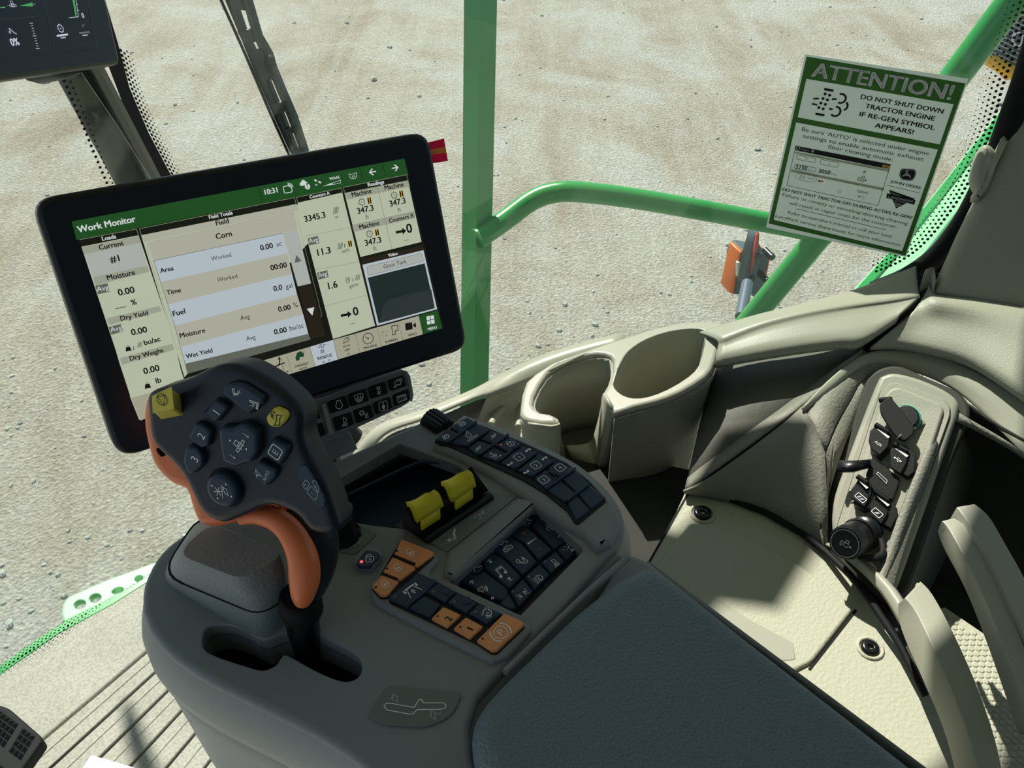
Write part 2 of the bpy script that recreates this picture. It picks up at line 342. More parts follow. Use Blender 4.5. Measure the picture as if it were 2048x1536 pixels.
ICON = {
 'gear': [gear(0, 0, .62), ('d', 0, 0, .13)],
 'gearspin': [gear(.1, 0, .42), ('d', .1, 0, .1), ('a', .1, 0, .8, 110, 200, .1), ('l', .1, [(-.8,-.5),(-.65,-.25),(-.4,-.45)])],
 'engine': eng, 'lock': lock, 'combine': comb,
 'enginefast': eng + [('f', [(-.35,-.1),(0,.3),(0,.05),(.35,.05),(.35,-.2),(0,-.2),(0,-.45)])],
 'engn': [('o', .1, [(.25,.5),(.5,.95),(.75,.85),(.5,.35)] + [(.1+.5*math.cos(math.radians(a)), -.05+.5*math.sin(math.radians(a))) for a in range(30, -230, -25)]), ('d', .1, -.05, .12)],
 'nmin': [('t', 'n/min', 0, 0, .8)],
 'stripes': [('l', .13, [(-.45+i*.3-.12, -.3), (-.45+i*.3+.12, .35)]) for i in range(4)] + [('l', .07, [(-1,-.35),(-.7,-.35)]), ('l', .07, [(.75,.35),(1,.35)])],
 'tree': [('l', .09, [(-.8,.5),(-.6,-.2),(-.3,-.2),(-.1,.6)]), ('l', .08, [(-.2,-.4),(-.1,.3)]), ('l', .08, [(.0,-.4),(.15,.3)]), ('l', .08, [(.2,-.4),(.4,.2)]), ('l', .08, [(-.7,-.7),(.8,-.7)]), ('l', .08, [(.55,-.5),(.8,-.7),(.55,-.9)]), rsq(-.2, .75, .16, .16, .02, .08)],
 'b1': [rsq(0,0,.72,.72,.35), ('t','1',0,0,.7)], 'b2': [rsq(0,0,.72,.72,.35), ('t','2',0,0,.7)], 'b3': [rsq(0,0,.72,.72,.35), ('t','3',0,0,.7)], 'b4': [rsq(0,0,.72,.72,.35), ('t','4',0,0,.7)],
 'bE': [rsq(0,0,.75,.75,.3,.11), ('t','E',0,0,.8,1)],
 'n1': [('t','1',0,0,1.5)], 'n2': [('t','2',0,0,1.5)], 'n3': [('t','3',0,0,1.5)], 'n1b': [('t','1',0,0,1.5,1)], 'n2b': [('t','2',0,0,1.5,1)],
 'chev': [('f', [(-1,-.1),(-.85,.35),(.85,.35),(1,-.1),(.55,-.5),(.3,-.0),(-.3,-.0),(-.55,-.5)])],
 'plus': [('l', .3, [(-.8,0),(.8,0)]), ('l', .3, [(0,-.8),(0,.8)])], 'minus': [('l', .34, [(-.8,0),(.8,0)])],
 'fan': [x for a in (0, 90, 180, 270) for x in [('o', .09, [(.1*math.cos(math.radians(a)), .1*math.sin(math.radians(a)))] + [(math.cos(math.radians(a+t))*r_, math.sin(math.radians(a+t))*r_) for t, r_ in ((-25,.55),(-15,.85),(10,.95),(35,.8),(45,.45))])]] + [('d',0,0,.12)],
 'thermo': [('l', .22, [(0,-.7),(0,.1)]), ('l', .12, [(0,.1),(0,.95)]), ('d', 0, -.8, .22)],
 'next': [('f', [(-.5,-.5),(.5,-.5),(0,.35)]), ('l', .14, [(-.55,.5),(.55,.5)])],
 'note': [('l', .11, [(-.45,-.6),(-.45,.75),(.55,.75),(.55,-.5)]), ('d', -.65, -.65, .24), ('d', .35, -.5, .24), ('l', .11, [(-.45,.5),(.55,.5)])],
 'mute': [('o', .1, [(-.55,-.25),(-.2,-.25),(.35,-.8),(.35,.8),(-.2,.25),(-.55,.25)]), ('l', .1, [(-.8,.8),(.8,-.8)]), ('l', .1, [(-.8,-.8),(.8,.8)])],
 'volume': [('o', .1, [(-.8,-.25),(-.45,-.25),(0,-.7),(0,.7),(-.45,.25),(-.8,.25)])] + [('a', 0, 0, r_, -50, 50, .1) for r_ in (.35,.6,.85)],
 'phone': [('o', .1, rnd([(-.7,.6),(-.35,.8),(-.15,.3),(-.35,.1),(.1,-.35),(.35,-.15),(.8,-.35),(.6,-.7),(.2,-.75),(-.75,.2)], .15, 2))],
 'hangup': [('o', .1, rnd([(-.7,.6),(-.35,.8),(-.15,.3),(-.35,.1),(.1,-.35),(.35,-.15),(.8,-.35),(.6,-.7),(.2,-.75),(-.75,.2)], .15, 2)), ('f', [(.2,.3),(.8,.3),(.5,-.1)]), ('l', .14, [(.5,.3),(.5,.7)])],
 'talk': [('l', .1, [(-.6,.9),(-.1,.5),(.3,.8),(.75,.5),(.5,.2)]), ('d', -.55, .95, .1)] + [('a', 0, .3, r_, -140, -40, .08) for r_ in (.3,.5)] + [('o', .1, rnd([(-.7,-.3),(-.45,-.15),(-.25,-.5),(.25,-.5),(.45,-.15),(.7,-.3),(.6,-.75),(-.6,-.75)], .12, 2))],
 'defog': [('a', -.55, .1, .4, 20, 340, .09), ('l', .18, [(.15,.6),(.45,.3),(.35,-.1),(.8,-.6)]), ('d', .15, .85, .14), ('l', .09, [(-.1,.4),(-.2,.7)]), ('l', .09, [(-.1,-.6),(.2,-.9)])],
 'beacon': [('o', .1, [(-.3,-.5),(-.3,.2),(-.15,.4),(.15,.4),(.3,.2),(.3,-.5)]), ('l', .12, [(-.55,-.65),(.55,-.65)]), ('l', .08, [(0,.6),(0,.9)]), ('l', .08, [(-.45,.5),(-.7,.75)]), ('l', .08, [(.45,.5),(.7,.75)]), ('l', .08, [(-.55,.1),(-.85,.1)]), ('l', .08, [(.55,.1),(.85,.1)])],
 'worklight': lamp + [('l', .09, [(-.2+i*.2,-.3),(-.55+i*.25,-.9)]) for i in range(5)],
 'headlight': [('o', .1, [(.1,.6)] + [(.1+.6*math.sin(math.radians(a)), .6*math.cos(math.radians(a))) for a in range(20, 161, 20)] + [(.1,-.6)])] + [('l', .09, [(-.1,.5-i*.33),(-.85,.35-i*.33)]) for i in range(4)],
 'side': [('a', -.35, 0, .3, 90, 270, .1), ('l', .1, [(-.35,.3),(-.35,-.3)]), ('a', .35, 0, .3, -90, 90, .1), ('l', .1, [(.35,.3),(.35,-.3)])] + [('l', .08, [(sx*.75, y), (sx*1.0, y*1.4)]) for sx in (-1, 1) for y in (-.35, 0, .35)],
 'park': [('a',0,0,.62,0,360,.07), ('t','P',0,0,.75), ('a',0,0,.9,-50,50,.12), ('a',0,0,.9,130,230,.12)],
 'header': [('l', .2, [(-.8,.4),(.8,.4)]), ('l', .25, [(-.8,.5),(-.8,.0)]), ('l', .25, [(.8,.5),(.8,.0)]), ('l', .09, [(-.45,.2),(-.8,-.8)]), ('l', .09, [(.45,.2),(.8,-.8)])] + arrow(0, -.4, 90, .5, .14),
 'mud': [('a',.1,-.1,.5,-160,80,.1), ('l', .09, [(-.9,.1),(-.5,.1),(-.5,.5),(-.1,.5),(-.1,.85)]), ('l', .09, [(-.9,-.2),(-.6,-.2)]), ('l', .09, [(.15,.85),(.15,.55)]), ('l', .09, [(.4,.8),(.4,.5)]), ('t','EC',.1,-.1,.35)] + [('l',.08,[(-.4+i*.25,-.65),(-.45+i*.25,-.95)]) for i in range(4)],
 'stop': [('a',0,0,.85,0,360,.1), ('o',.1,[(-.62,.5),(.62,.5),(0,-.8)])],
 'wp': [('l',.07,[(-.9,.6),(.9,.6)]), ('l',.07,[(-.9,-.6),(.9,-.6)])],
 'auger': [('o', .1, [(-.8,.2),(-.6,.2),(-.6,.9),(-.35,.9),(-.35,-.1),(-.8,-.1)])] + openarrow(.3, .5, -120, .5, .07) + [('o', .1, [(.1,-.2),(.9,-.2),(.9,-.45),(.35,-.45),(.35,-.9),(.1,-.9)])],
 'augerout': [('o', .12, [(-.75,.8),(-.5,.8),(-.5,.0),(.0,.0),(.0,-.2),(-.75,-.2)])] + openarrow(.35, .3, -130, .7, .07),
 'augerin': [('o', .12, [(-.75,.2),(.75,.2),(.75,-.8),(.5,-.8),(.5,-.05),(-.75,-.05)])] + openarrow(-.3, -.5, 20, .8, .07),
 'unload': [('o', .12, [(-.8,.7),(-.2,.7),(-.6,.25),(-.3,.25),(-.55,-.05)]), ('o', .12, [(.0,.5),(.7,.7),(.5,.2),(.7,-.6),(.0,-.9),(.2,-.2)]), ('a', -.1,.1,.3,180,270,.08)],
 'headerhat': [('o', .1, [(-.35,.8),(.25,.8),(.35,.25),(-.4,.25)]), ('l', .1, [(-.95,-.3),(.95,-.3),(.95,.05),(-.95,.05),(-.95,-.3)]), ('l', .1, [(-.45,.05),(-.3,-.5),(-.1,.05)]), ('l', .1, [(.45,.05),(.3,-.5),(.1,.05)])],
 'steer': [('o', .13, [(-.9,-.3),(-.5,.9),(.0,-.4),(-.5,.0)])],
 'arr': openarrow(0, 0, 0, 1.4, .1), 'tri': [('f', [(-.6,-.5),(.6,-.5),(0,.6)])],
 'reel': [('l', .09, [(math.cos(a)*.6-.4, math.sin(a)*.6), (-.4-math.cos(a)*.6, -math.sin(a)*.6)]) for a in (0, 1.05, 2.1)] + [('l', .08, [(.05,-.8),(.3,.8)]), ('o', .09, [(.4,.5),(.8,.3),(.9,-.5),(.45,-.2)])],
 'arm': [('l', .1, [(-.95,.0),(-.45,.0)]), ('l', .1, [(-.9,.25),(-.5,-.3)]), ('l', .1, [(-.9,-.25),(-.5,.3)]), ('o', .1, [(-.3,-.35),(.1,-.35),(.4,.1),(.0,.05)]), ('l', .2, [(.2,.2),(1.1,.95)])],
 'tank': [('o', .08, [(-.9,.4),(.1,.4),(-.1,-.3),(-.5,-.3)]), ('d', -.1, .0, .18), ('l', .16, [(.2,.1),(.9,.5)]), ('l', .1, [(.7,.2),(.6,-.3)])],
 'sieve': [('o', .1, [(-.85,.55),(-.5,.7),(.0,.75),(.5,.7),(.85,.55),(.75,-.2),(.3,-.75),(-.3,-.75),(-.75,-.2)])] + [('d', x*.28, y*.28, .1) for x in (-2,-1,0,1,2) for y in (-2,-1,0,1) if abs(x) + abs(y+.5) < 3.2],
 'fan2': [('l', .12, [(-.1+.12*math.cos(t)+dx*.0, dy+.0), (.3*math.cos(t)+0, dy+.3*math.sin(t)), (.38*math.cos(t+.7), dy+.38*math.sin(t+.7))]) for dy in (.45, -.4) for t in (.3, 1.9, 3.4, 5.0) for dx in (0,)],
 'frost': [gear(-.45,.35,.3,6,.1,.5)] + [('l', .08, [(.15+i*.22,-.6),(.25+i*.22,-.35),(.12+i*.22,-.1),(.22+i*.22,.15)]) for i in range(3)] + [('l', .08, [(.05,-.75),(.8,-.75)])],
 'person': [rsq(0,0,.8,.85,.35,.1), ('d', 0,.5,.14), ('f', [(0,.3),(.45,-.15),(.2,-.15),(.2,-.6),(-.2,-.6),(-.2,-.15),(-.45,-.15)])],
 'hatch': [('l', .14, [(-.75+i*.35, -.75), (-.35+i*.35+.1, .75)]) for i in range(4)],
 'weight': [('f', [(-.75,-.75),(.75,-.75),(.5,.35),(-.5,.35)]), ('a',0,.45,.25,0,360,.12)],
 'hour': [('g', [(-.5,-.85),(.5,-.85),(.5,.85),(-.5,.85)])],
 'hour2': [('f', [(-.5,.8),(-.15,.8),(-.08,0),(-.15,-.8),(-.5,-.8)]), ('f', [(.5,.8),(.15,.8),(.08,0),(.15,-.8),(.5,-.8)])],
 'pump': [('o', .12, [(-.6,-.7),(.1,-.7),(.1,.7),(-.6,.7)]), ('l', .12, [(-.6,.1),(.1,.1)]), ('l', .12, [(.1,-.3),(.4,-.3),(.5,.5),(.2,.75)])],
 'fatarrow': [('f', [(-1,-.22),(.25,-.22),(.25,-.6),(1,0),(.25,.6),(.25,.22),(-1,.22)])],
 'left': [('l', .28, [(-.8,0),(.9,0)]), ('l', .28, [(.05,.8),(-.8,0),(.05,-.8)])], 'right': [('l', .28, [(-.9,0),(.8,0)]), ('l', .28, [(-.05,.8),(.8,0),(-.05,-.8)])],
 'cloud': [('d',-.4,0,.35), ('d',0,.25,.42), ('d',.4,0,.3), ('f',[(-.6,-.3),(.6,-.3),(.6,.05),(-.6,.05)])],
 'sat': [('l', .4, [(-.8,.5),(-.3,.1)]), ('l', .4, [(.1,-.1),(.7,-.5)]), ('a',-.3,-.4,.4,200,260,.1), ('a',-.3,-.4,.65,200,260,.1)],
 'screen': [rsq(-.1,-.1,.75,.6,.25,.13), ('a', .1, .1, .35, 0, 90, .12), ('a', .1, .1, .6, 0, 90, .12), ('a', .1, .1, .85, 0, 90, .12)],
 'wave': [('a', -.7+i*.45, .1, .3, 200, 330, .1) for i in range(4)],
 'swap': [('l', .14, [(-1,-.2),(.1,-.1),(.4,.1),(.45,.7)]), ('l', .14, [(-.5,-.2),(1,.1)]), ('f', [(.25,.6),(.65,.6),(.45,.95)]), ('a',-.5,-.2,.25,0,360,.1), ('l', .1, [(.75,-.7),(.72,-.55)]), ('l', .1, [(.72,-.4),(.7,-.25)]), ('l', .1, [(.7,.4),(.68,.55)])],
 'harvest': [('f', [(-.8,-.3),(-.4,.5),(.3,.7),(.6,.2),(.9,.9),(.75,.1),(.6,-.4),(.0,-.3),(-.2,-.8),(-.7,-.8)])],
 'residue': [('l', .1, [(-.9,.6),(-.7,.3),(-.4,.4),(-.4,.9),(-.1,.9),(-.1,.2),(.3,.2),(.3,.8),(.7,.7),(.8,.9)])] + [('l', .1, [(-.35+i*.2,-.1),(-.35+i*.2,-.9)]) for i in range(4)],
 'gauge': [('a',0,0,.85,0,360,.1), ('l',.09,[(0,0),(-.4,.35)]), ('d',0,0,.13)],
 'share': [('o', .1, [(0,.7),(.9,.7),(.9,-.1),(.45,-.1),(.4,-.6),(0,-.6)])],
 'cam': [('f', rnd([(-.9,-.55),(.3,-.55),(.3,.55),(-.9,.55)], .15, 2)), ('f', [(.35,.0),(.9,.45),(.9,-.45)])],
 'menu': [('f', [(x-.38,y-.38),(x+.38,y-.38),(x+.38,y+.38),(x-.38,y+.38)]) for x in (-.45,.45) for y in (-.45,.45)],
 'x34': [('o', .1, [(-.9,.6),(-.5,.4),(.5,.4),(.9,.6),(.8,-.2),(.4,-.6),(-.4,-.6),(-.8,-.2)]), ('t','3/4',0,-.1,.45)],
 'usb': [('l',.12,[(-.9,-.0),(.9,.0)]), ('f',[(.6,.3),(1.1,0),(.6,-.3)]), ('d',-.8,0,.22), ('l',.1,[(-.4,0),(-.1,.45),(.3,.45)]), ('l',.1,[(-.1,0),(.2,-.45),(.5,-.45)])],
 'charge': [rsq(0,0,.9,.5,.15,.1), ('l', .1, [(-.3,-.3),(.05,.2),(.0,-.25),(.35,.25)])],
 'charge2': [rsq(0,0,.95,.5,.15,.1), ('l', .1, [(-.6,-.3),(-.3,.2),(-.35,-.25),(-.05,.25)]), ('l', .1, [(.05,-.3),(.35,.2),(.3,-.25),(.6,.25)])],
 'regen': [('l', .16, [(-.35,.85),(.25,.85)]), ('l', .16, [(-.45,-.85),(.15,-.85)])] + [('d', -.2-.05*i, .55-.32*i, .1) for i in range(4)] + [('d', .1-.05*i, .52-.32*i, .1) for i in range(4)] + [('l', .12, [(-.85,.1),(-.5,.18)]), ('l', .12, [(-.85,-.25),(-.5,-.25)]), ('l', .12, [(.3,.3),(.6,.36)]), ('l', .12, [(.3,-.35),(.55,-.35)]), ('a', .85,.45,.3,-110,120,.13), ('a', .75,-.45,.32,-130,100,.13), ('a', 1.1,0,.3,-60,60,.13)],
 'deer': [('f', [(-.7,-.15),(-.35,.25),(.2,.25),(.6,-.1),(.7,-.5),(.35,-.15),(-.1,-.1),(-.4,-.2),(-.75,-.45)]), ('f', [(-.35,.2),(-.3,.6),(-.55,.55),(-.5,.7),(-.2,.75),(.0,.25)]), ('l', .08, [(-.25,.7),(-.4,1.0)]), ('l', .08, [(-.2,.7),(.05,.95)])],
 'tractor': [('a',.3,-.2,.4,0,360,.12), ('a',-.6,-.4,.2,0,360,.12), ('l',.12,[(-.8,-.1),(-.7,.2),(.0,.2),(.1,.7),(.6,.7),(.65,.2)]), ('d',1.1,-.2,.2)],
}
mat('console', '8a8f90', .5, .4, .25, 900)
mat('console_light', 'a5a8a3', .5, .4, .25, 900)  # paler copy of console; floor bounce on the skirt put into the colour
mat('decal_grey', '777e7b', .4, .4)
mat('pad_leather', '74828a', .55, .4, .9, 420, voro=True)
mat('hump', '8a9294', .5, .4, .9, 380)
mat('beige', 'a2a392', .48, .4, .35, 500)
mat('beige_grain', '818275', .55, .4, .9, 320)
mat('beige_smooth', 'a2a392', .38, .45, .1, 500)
mat('beige_dark', '64645d', .6, .3, .4, 400)  # darker beige; shade put into the colour of walls and cup floors
mat('beige_lit', 'b1b29d', .55, .35, .8, 260)  # paler beige for shelf and pocket mat, sunlight put into the colour
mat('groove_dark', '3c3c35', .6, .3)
mat('bin_navy', '34465a', .6, .3)
mat('black_plastic', '0f1214', .35, .5, .1, 500)
mat('black_gloss', '0b1012', .38, .4)
mat('stick_black', '182230', .38, .5, .15, 700)
mat('key', '263a50', .42, .45)
mat('key_base', '0a0e12', .5, .4)
mat('orange_key', 'f6a468', .5, .4)
mat('orange_grip', 'fb8450', .35, .5, .05, 600)
mat('yellow', 'f0e038', .4, .45)
mat('yellow_key', 'e8d858', .45, .4)
mat('print_white', 'ffffff', .5)
mat('print_grey', 'c0c9c8', .5)
mat('print_dim', '7d8a92', .5)
mat('print_dark', '1b1a14', .5)
mat('print_red', 'd85058', .5)
mat('print_blue', '3b78a8', .5)
mat('led_red', 'ff5a52', emit=1.3)
mat('led_dim', 'a0423e', emit=.7)
mat('green_paint', '2f9a4a', .28, .5, var=.06, vscale=6)
mat('green_pale', '9adba4', .4, .4, var=.05)
mat('rubber', '0d0f11', .7, .3)
mat('steel_grey', '5d6b78', .35, .5)
mat('chrome', 'b0b4b8', .2, .6, metal=.9)
mat('screw', '14171a', .25, .6, metal=.3)
mat('teal', '2ba884', .3)
mat('tab_pink', 'f04078', .5); mat('tab_orange', 'f09040', .5)
mat('paper_white', 'e4eaf0', .6); 
mat('amber', 'ff7a1a', .2, .5, emit=0)
mat('white_lens', 'e9e9dd', .2)
mat('red_stripe', 'd8493a', .4)
mat('yellow_paint', 'e8b030', .35)
mat('tractor_grey', '53606a', .6)
mat('pocket_dark', '2c2d29', .7, .3)  # near-black; stands in for shade in the pocket and below the cups
mat('stone', 'aab0a6', .9, .2, var=.25, vscale=20)
# display colours give off light
for n_, h_ in dict(s_green='1d4a20', s_bg='b0b7a0', s_bg2='a8a998', s_head='979a89', s_white='aeb8bf', s_grey='a6aaa4', s_black='14170f', s_dark='232a20', s_brown='241e16', s_text='11140f',
                   s_textw='c8d0cc', s_avg='5e6258', s_line='8d917c', s_line2='6f7366', s_amber='c9a02c', s_icon='1d3f24', s_vid='1c2a28', s_vid2='2a3332', s_tri='5c5f5c', s_tan='9d9c88', s_bez='04070c',
                   d_bg='0e161d', d_line='26343a', d_txt='c4c8d8', d_grn='3f9a54', d_grey='5e626a').items():
    mat(n_, h_, .25, .35, emit=1.0)
def ground_mat():
    m = bpy.data.materials.new('gravel'); MATS['gravel'] = m; m.use_nodes = True
    nt = m.node_tree; b = nt.nodes['Principled BSDF']; L = nt.links.new; N = nt.nodes.new
    b.inputs['Roughness'].default_value = .95; b.inputs['Specular IOR Level'].default_value = .15
    tc = N('ShaderNodeTexCoord')
    def noise(sc_, det, dist=0, rough=.55, mp=None):
        n = N('ShaderNodeTexNoise'); n.inputs['Scale'].default_value = sc_; n.inputs['Detail'].default_value = det
        n.inputs['Distortion'].default_value = dist; n.inputs['Roughness'].default_value = rough
        L(mp or tc.outputs['Object'], n.inputs['Vector']); return n.outputs[0]
    def ramp(i, stops):
        r = N('ShaderNodeValToRGB'); e = r.color_ramp.elements
        while len(e) < len(stops): e.new(.5)
        for k, (p, c) in enumerate(stops): e[k].position = p; e[k].color = srgb(c) if isinstance(c, str) else (c, c, c, 1)
        L(i, r.inputs[0]); return r.outputs[0]
    def mix(t, f, a, b_):
        x = N('ShaderNodeMix'); x.data_type = 'RGBA'; x.blend_type = t
        if isinstance(f, float): x.inputs[0].default_value = f
        else: L(f, x.inputs[0])
        L(a, x.inputs[6]); L(b_, x.inputs[7]); return x.outputs[2]
    big = ramp(noise(.7, 7, .8, .65), [(.36, 'a59b88'), (.5, 'b2ab9b'), (.62, 'bdbcb2')])
    # wheel tracks: bands stretched along the driving direction
    mp = N('ShaderNodeMapping'); mp.inputs['Rotation'].default_value = (0, 0, math.radians(-38)); mp.inputs['Scale'].default_value = (2.6, .22, 1)
    L(tc.outputs['Object'], mp.inputs[0])
    tr = ramp(noise(1.2, 4, .4, .6, mp.outputs[0]), [(.40, .0), (.68, .65)])
    c1 = N('ShaderNodeRGB'); c1.outputs[0].default_value = srgb('c4c3b7')
    big2 = mix('MIX', tr, big, c1.outputs[0])
    fine = ramp(noise(38, 8, .0, .75), [(.3, .62), (.5, 1.0), (.72, 1.22)])
    peb = N('ShaderNodeTexVoronoi'); peb.inputs['Scale'].default_value = 55; L(tc.outputs['Object'], peb.inputs['Vector'])
    pc = ramp(peb.outputs['Color'], [(.2, .78), (.6, 1.0), (.95, 1.2)])
    c = mix('MULTIPLY', 1.0, big2, fine); c = mix('MULTIPLY', .7, c, pc)
    L(c, b.inputs['Base Color'])
    bp = N('ShaderNodeBump'); bp.inputs['Strength'].default_value = 1.0; bp.inputs['Distance'].default_value = .011
    ad = N('ShaderNodeMath'); ad.operation = 'ADD'; L(noise(70, 8, 0, .8), ad.inputs[0]); L(peb.outputs['Distance'], ad.inputs[1])
    L(ad.outputs[0], bp.inputs['Height']); L(bp.outputs[0], b.inputs['Normal'])
ground_mat()
def glass_mat(name, tint, haze=.05):
    m = bpy.data.materials.new(name); MATS[name] = m; m.use_nodes = True
    nt = m.node_tree; nt.nodes.clear(); N = nt.nodes.new; L = nt.links.new
    o = N('ShaderNodeOutputMaterial'); t = N('ShaderNodeBsdfTransparent'); t.inputs[0].default_value = tint
    g = N('ShaderNodeBsdfGlossy'); g.inputs['Roughness'].default_value = .02; g.inputs[0].default_value = (.9, 1, .95, 1)
    df = N('ShaderNodeBsdfTranslucent'); df.inputs[0].default_value = (.7, .85, .75, 1)
    fr = N('ShaderNodeLayerWeight'); fr.inputs[0].default_value = .5
    pw = N('ShaderNodeMath'); pw.operation = 'POWER'; pw.inputs[1].default_value = 5; L(fr.outputs['Facing'], pw.inputs[0])
    mu = N('ShaderNodeMath'); mu.operation = 'MULTIPLY_ADD'; mu.inputs[1].default_value = .5; mu.inputs[2].default_value = .025; L(pw.outputs[0], mu.inputs[0])
    mx = N('ShaderNodeMixShader'); m2 = N('ShaderNodeMixShader'); m2.inputs[0].default_value = haze
    L(mu.outputs[0], mx.inputs[0]); L(t.outputs[0], mx.inputs[1]); L(g.outputs[0], mx.inputs[2])
    L(mx.outputs[0], m2.inputs[1]); L(df.outputs[0], m2.inputs[2]); L(m2.outputs[0], o.inputs[0])
glass_mat('glass', (.97, .995, .975, 1), .015)
# speckled mat of the cab floor
def floor_mat():
    m = mat('floor_mat', 'aaa79c', .7, .3, .15, 700)
    nt = m.node_tree; b = nt.nodes['Principled BSDF']; L = nt.links.new
    tc = nt.nodes.new('ShaderNodeTexCoord'); n = nt.nodes.new('ShaderNodeTexNoise'); n.inputs['Scale'].default_value = 260; n.inputs['Detail'].default_value = 4
    n2 = nt.nodes.new('ShaderNodeTexNoise'); n2.inputs['Scale'].default_value = 7; n2.inputs['Detail'].default_value = 8; L(tc.outputs['Object'], n2.inputs['Vector'])
    L(tc.outputs['Object'], n.inputs['Vector']); r = nt.nodes.new('ShaderNodeValToRGB'); L(n.outputs[0], r.inputs[0])
    r.color_ramp.elements[0].position = .35; r.color_ramp.elements[0].color = srgb('a09d92'); r.color_ramp.elements[1].position = .6; r.color_ramp.elements[1].color = srgb('b9b6aa')
    x = nt.nodes.new('ShaderNodeMix'); x.data_type = 'RGBA'; x.blend_type = 'MULTIPLY'; x.inputs[0].default_value = .5
    r2 = nt.nodes.new('ShaderNodeValToRGB'); L(n2.outputs[0], r2.inputs[0]); r2.color_ramp.elements[0].position = .35; r2.color_ramp.elements[0].color = (.78, .78, .76, 1); r2.color_ramp.elements[1].position = .6
    L(r.outputs[0], x.inputs[6]); L(r2.outputs[0], x.inputs[7]); L(x.outputs[2], b.inputs['Base Color'])
floor_mat()

def paper_mat(name, h, k=.45):
    m = mat(name, h, .6, .2); nt = m.node_tree; N = nt.nodes.new; L = nt.links.new
    tr = N('ShaderNodeBsdfTranslucent'); tr.inputs[0].default_value = srgb(h); mx = N('ShaderNodeMixShader'); mx.inputs[0].default_value = k
    L(nt.nodes['Principled BSDF'].outputs[0], mx.inputs[1]); L(tr.outputs[0], mx.inputs[2]); L(mx.outputs[0], nt.nodes['Material Output'].inputs[0])
paper_mat('paper', 'dfe6e2'); paper_mat('paper_green', '4a7d3a', .2); paper_mat('ink_tan', 'b9bba7')
mat('ink_white', 'fbfdfc', .5, .3)
mat('pillar_black', '0e1315', .5, .3)
paper_mat('tab_pink', 'f0387a', .5)
# ================================================================ surroundings and cab shell
FW = Vector((-.766, .643, 0)); RT = Vector((.643, .766, 0))
def cab(a, b, z=0): return FW * a + RT * b + Vector((0, 0, z))
def VP(x, y, d, yaw=0):
    o = D(x, y, d); return Pl(o, o + Vector((math.cos(yaw), math.sin(yaw), 0)), o + Vector((0, 0, 1)))
GZ = -2.0
# ground
m = M(); n = 24
m.v = []; 
for j in range(n + 1):
    for i in range(n + 1): m.v.append((-25 + 50*i/n, -6 + 46*j/n, GZ))
m.mi('gravel')
for j in range(n):
    for i in range(n):
        a = j*(n+1)+i; m.f.append((a, a+1, a+n+2, a+n+1)); m.m.append(0); m.sm.append(False)
m.obj('ground', kind='structure', label='pale tan gravel yard with wheel tracks outside the cab windows')
# loose stones: the larger ones singly, the gravel chips as one mass
ICO = [(-.5257,0,.8507),(.5257,0,.8507),(-.5257,0,-.8507),(.5257,0,-.8507),(0,.8507,.5257),(0,.8507,-.5257),(0,-.8507,.5257),(0,-.8507,-.5257),(.8507,.5257,0),(-.8507,.5257,0),(.8507,-.5257,0),(-.8507,-.5257,0)]
ICF = [(0,1,4),(0,4,9),(9,4,5),(4,8,5),(4,1,8),(8,1,10),(8,10,3),(5,8,3),(5,3,2),(2,3,7),(7,3,10),(7,10,6),(7,6,11),(11,6,0),(0,6,1),(6,10,1),(9,11,0),(9,2,11),(9,5,2),(7,11,2)]
def rock(m_, c, r):
    a = random.random()*6.28; sx, sy, sz = 1, random.uniform(.6, .9), random.uniform(.4, .65)
    V = []
    for x, y, z in ICO:
        k = random.uniform(.75, 1.15)*r; x, y, z = x*k*sx, y*k*sy, z*k*sz
        V.append((c[0]+x*math.cos(a)-y*math.sin(a), c[1]+x*math.sin(a)+y*math.cos(a), c[2]+z+r*.25))
    m_.add(V, ICF, 'stone')
STONES = [(20,1250,9),(117,1150,5),(62,1223,5),(128,1193,6),(5,1148,7),(68,962,5),(136,1062,4),(22,971,4),(1190,650,8),(1118,661,7),(1076,692,7),(1130,610,6),(1095,690,4),(1215,625,4),(843,730,6),(858,770,6),(745,395,6),(1185,672,5),(748,160,7),(780,95,5),(838,193,5),(693,46,5),(120,60,5),(93,165,6),(350,210,5),(1515,300,6),(1455,490,6)]
for k, (x, y, r) in enumerate(STONES):
    m = M(); p = P(x, y, GZ); rock(m, p, r*1.25*(p-CAM).length/F)
    side = ('left of the display' if x < 330 else 'above the display' if x < 900 and y < 400 else 'below the right end of the display' if x < 900 else 'beyond the cup holders')
    o = m.obj('stone', label='pale stone lying loose on the gravel ' + side, cat='stone', group='loose stones on the gravel ' + side)
m = M()
for k in range(1800):
    x = random.uniform(-60, 2100); y = random.uniform(-20, 1350) ** 1.0
    if y > 1000 and x > 420: continue
    if random.random() > .25 + .75*min(1, max(0, y/900)): 
        if random.random() < .5: continue
    p = P(x, y, GZ); rock(m, p, random.choice((.004, .005, .006, .008, .012)) * (.6 + (p-CAM).length/8))
m.obj('gravel_chips', kind='stuff', label='scattered small pale gravel chips across the yard', cat='gravel')
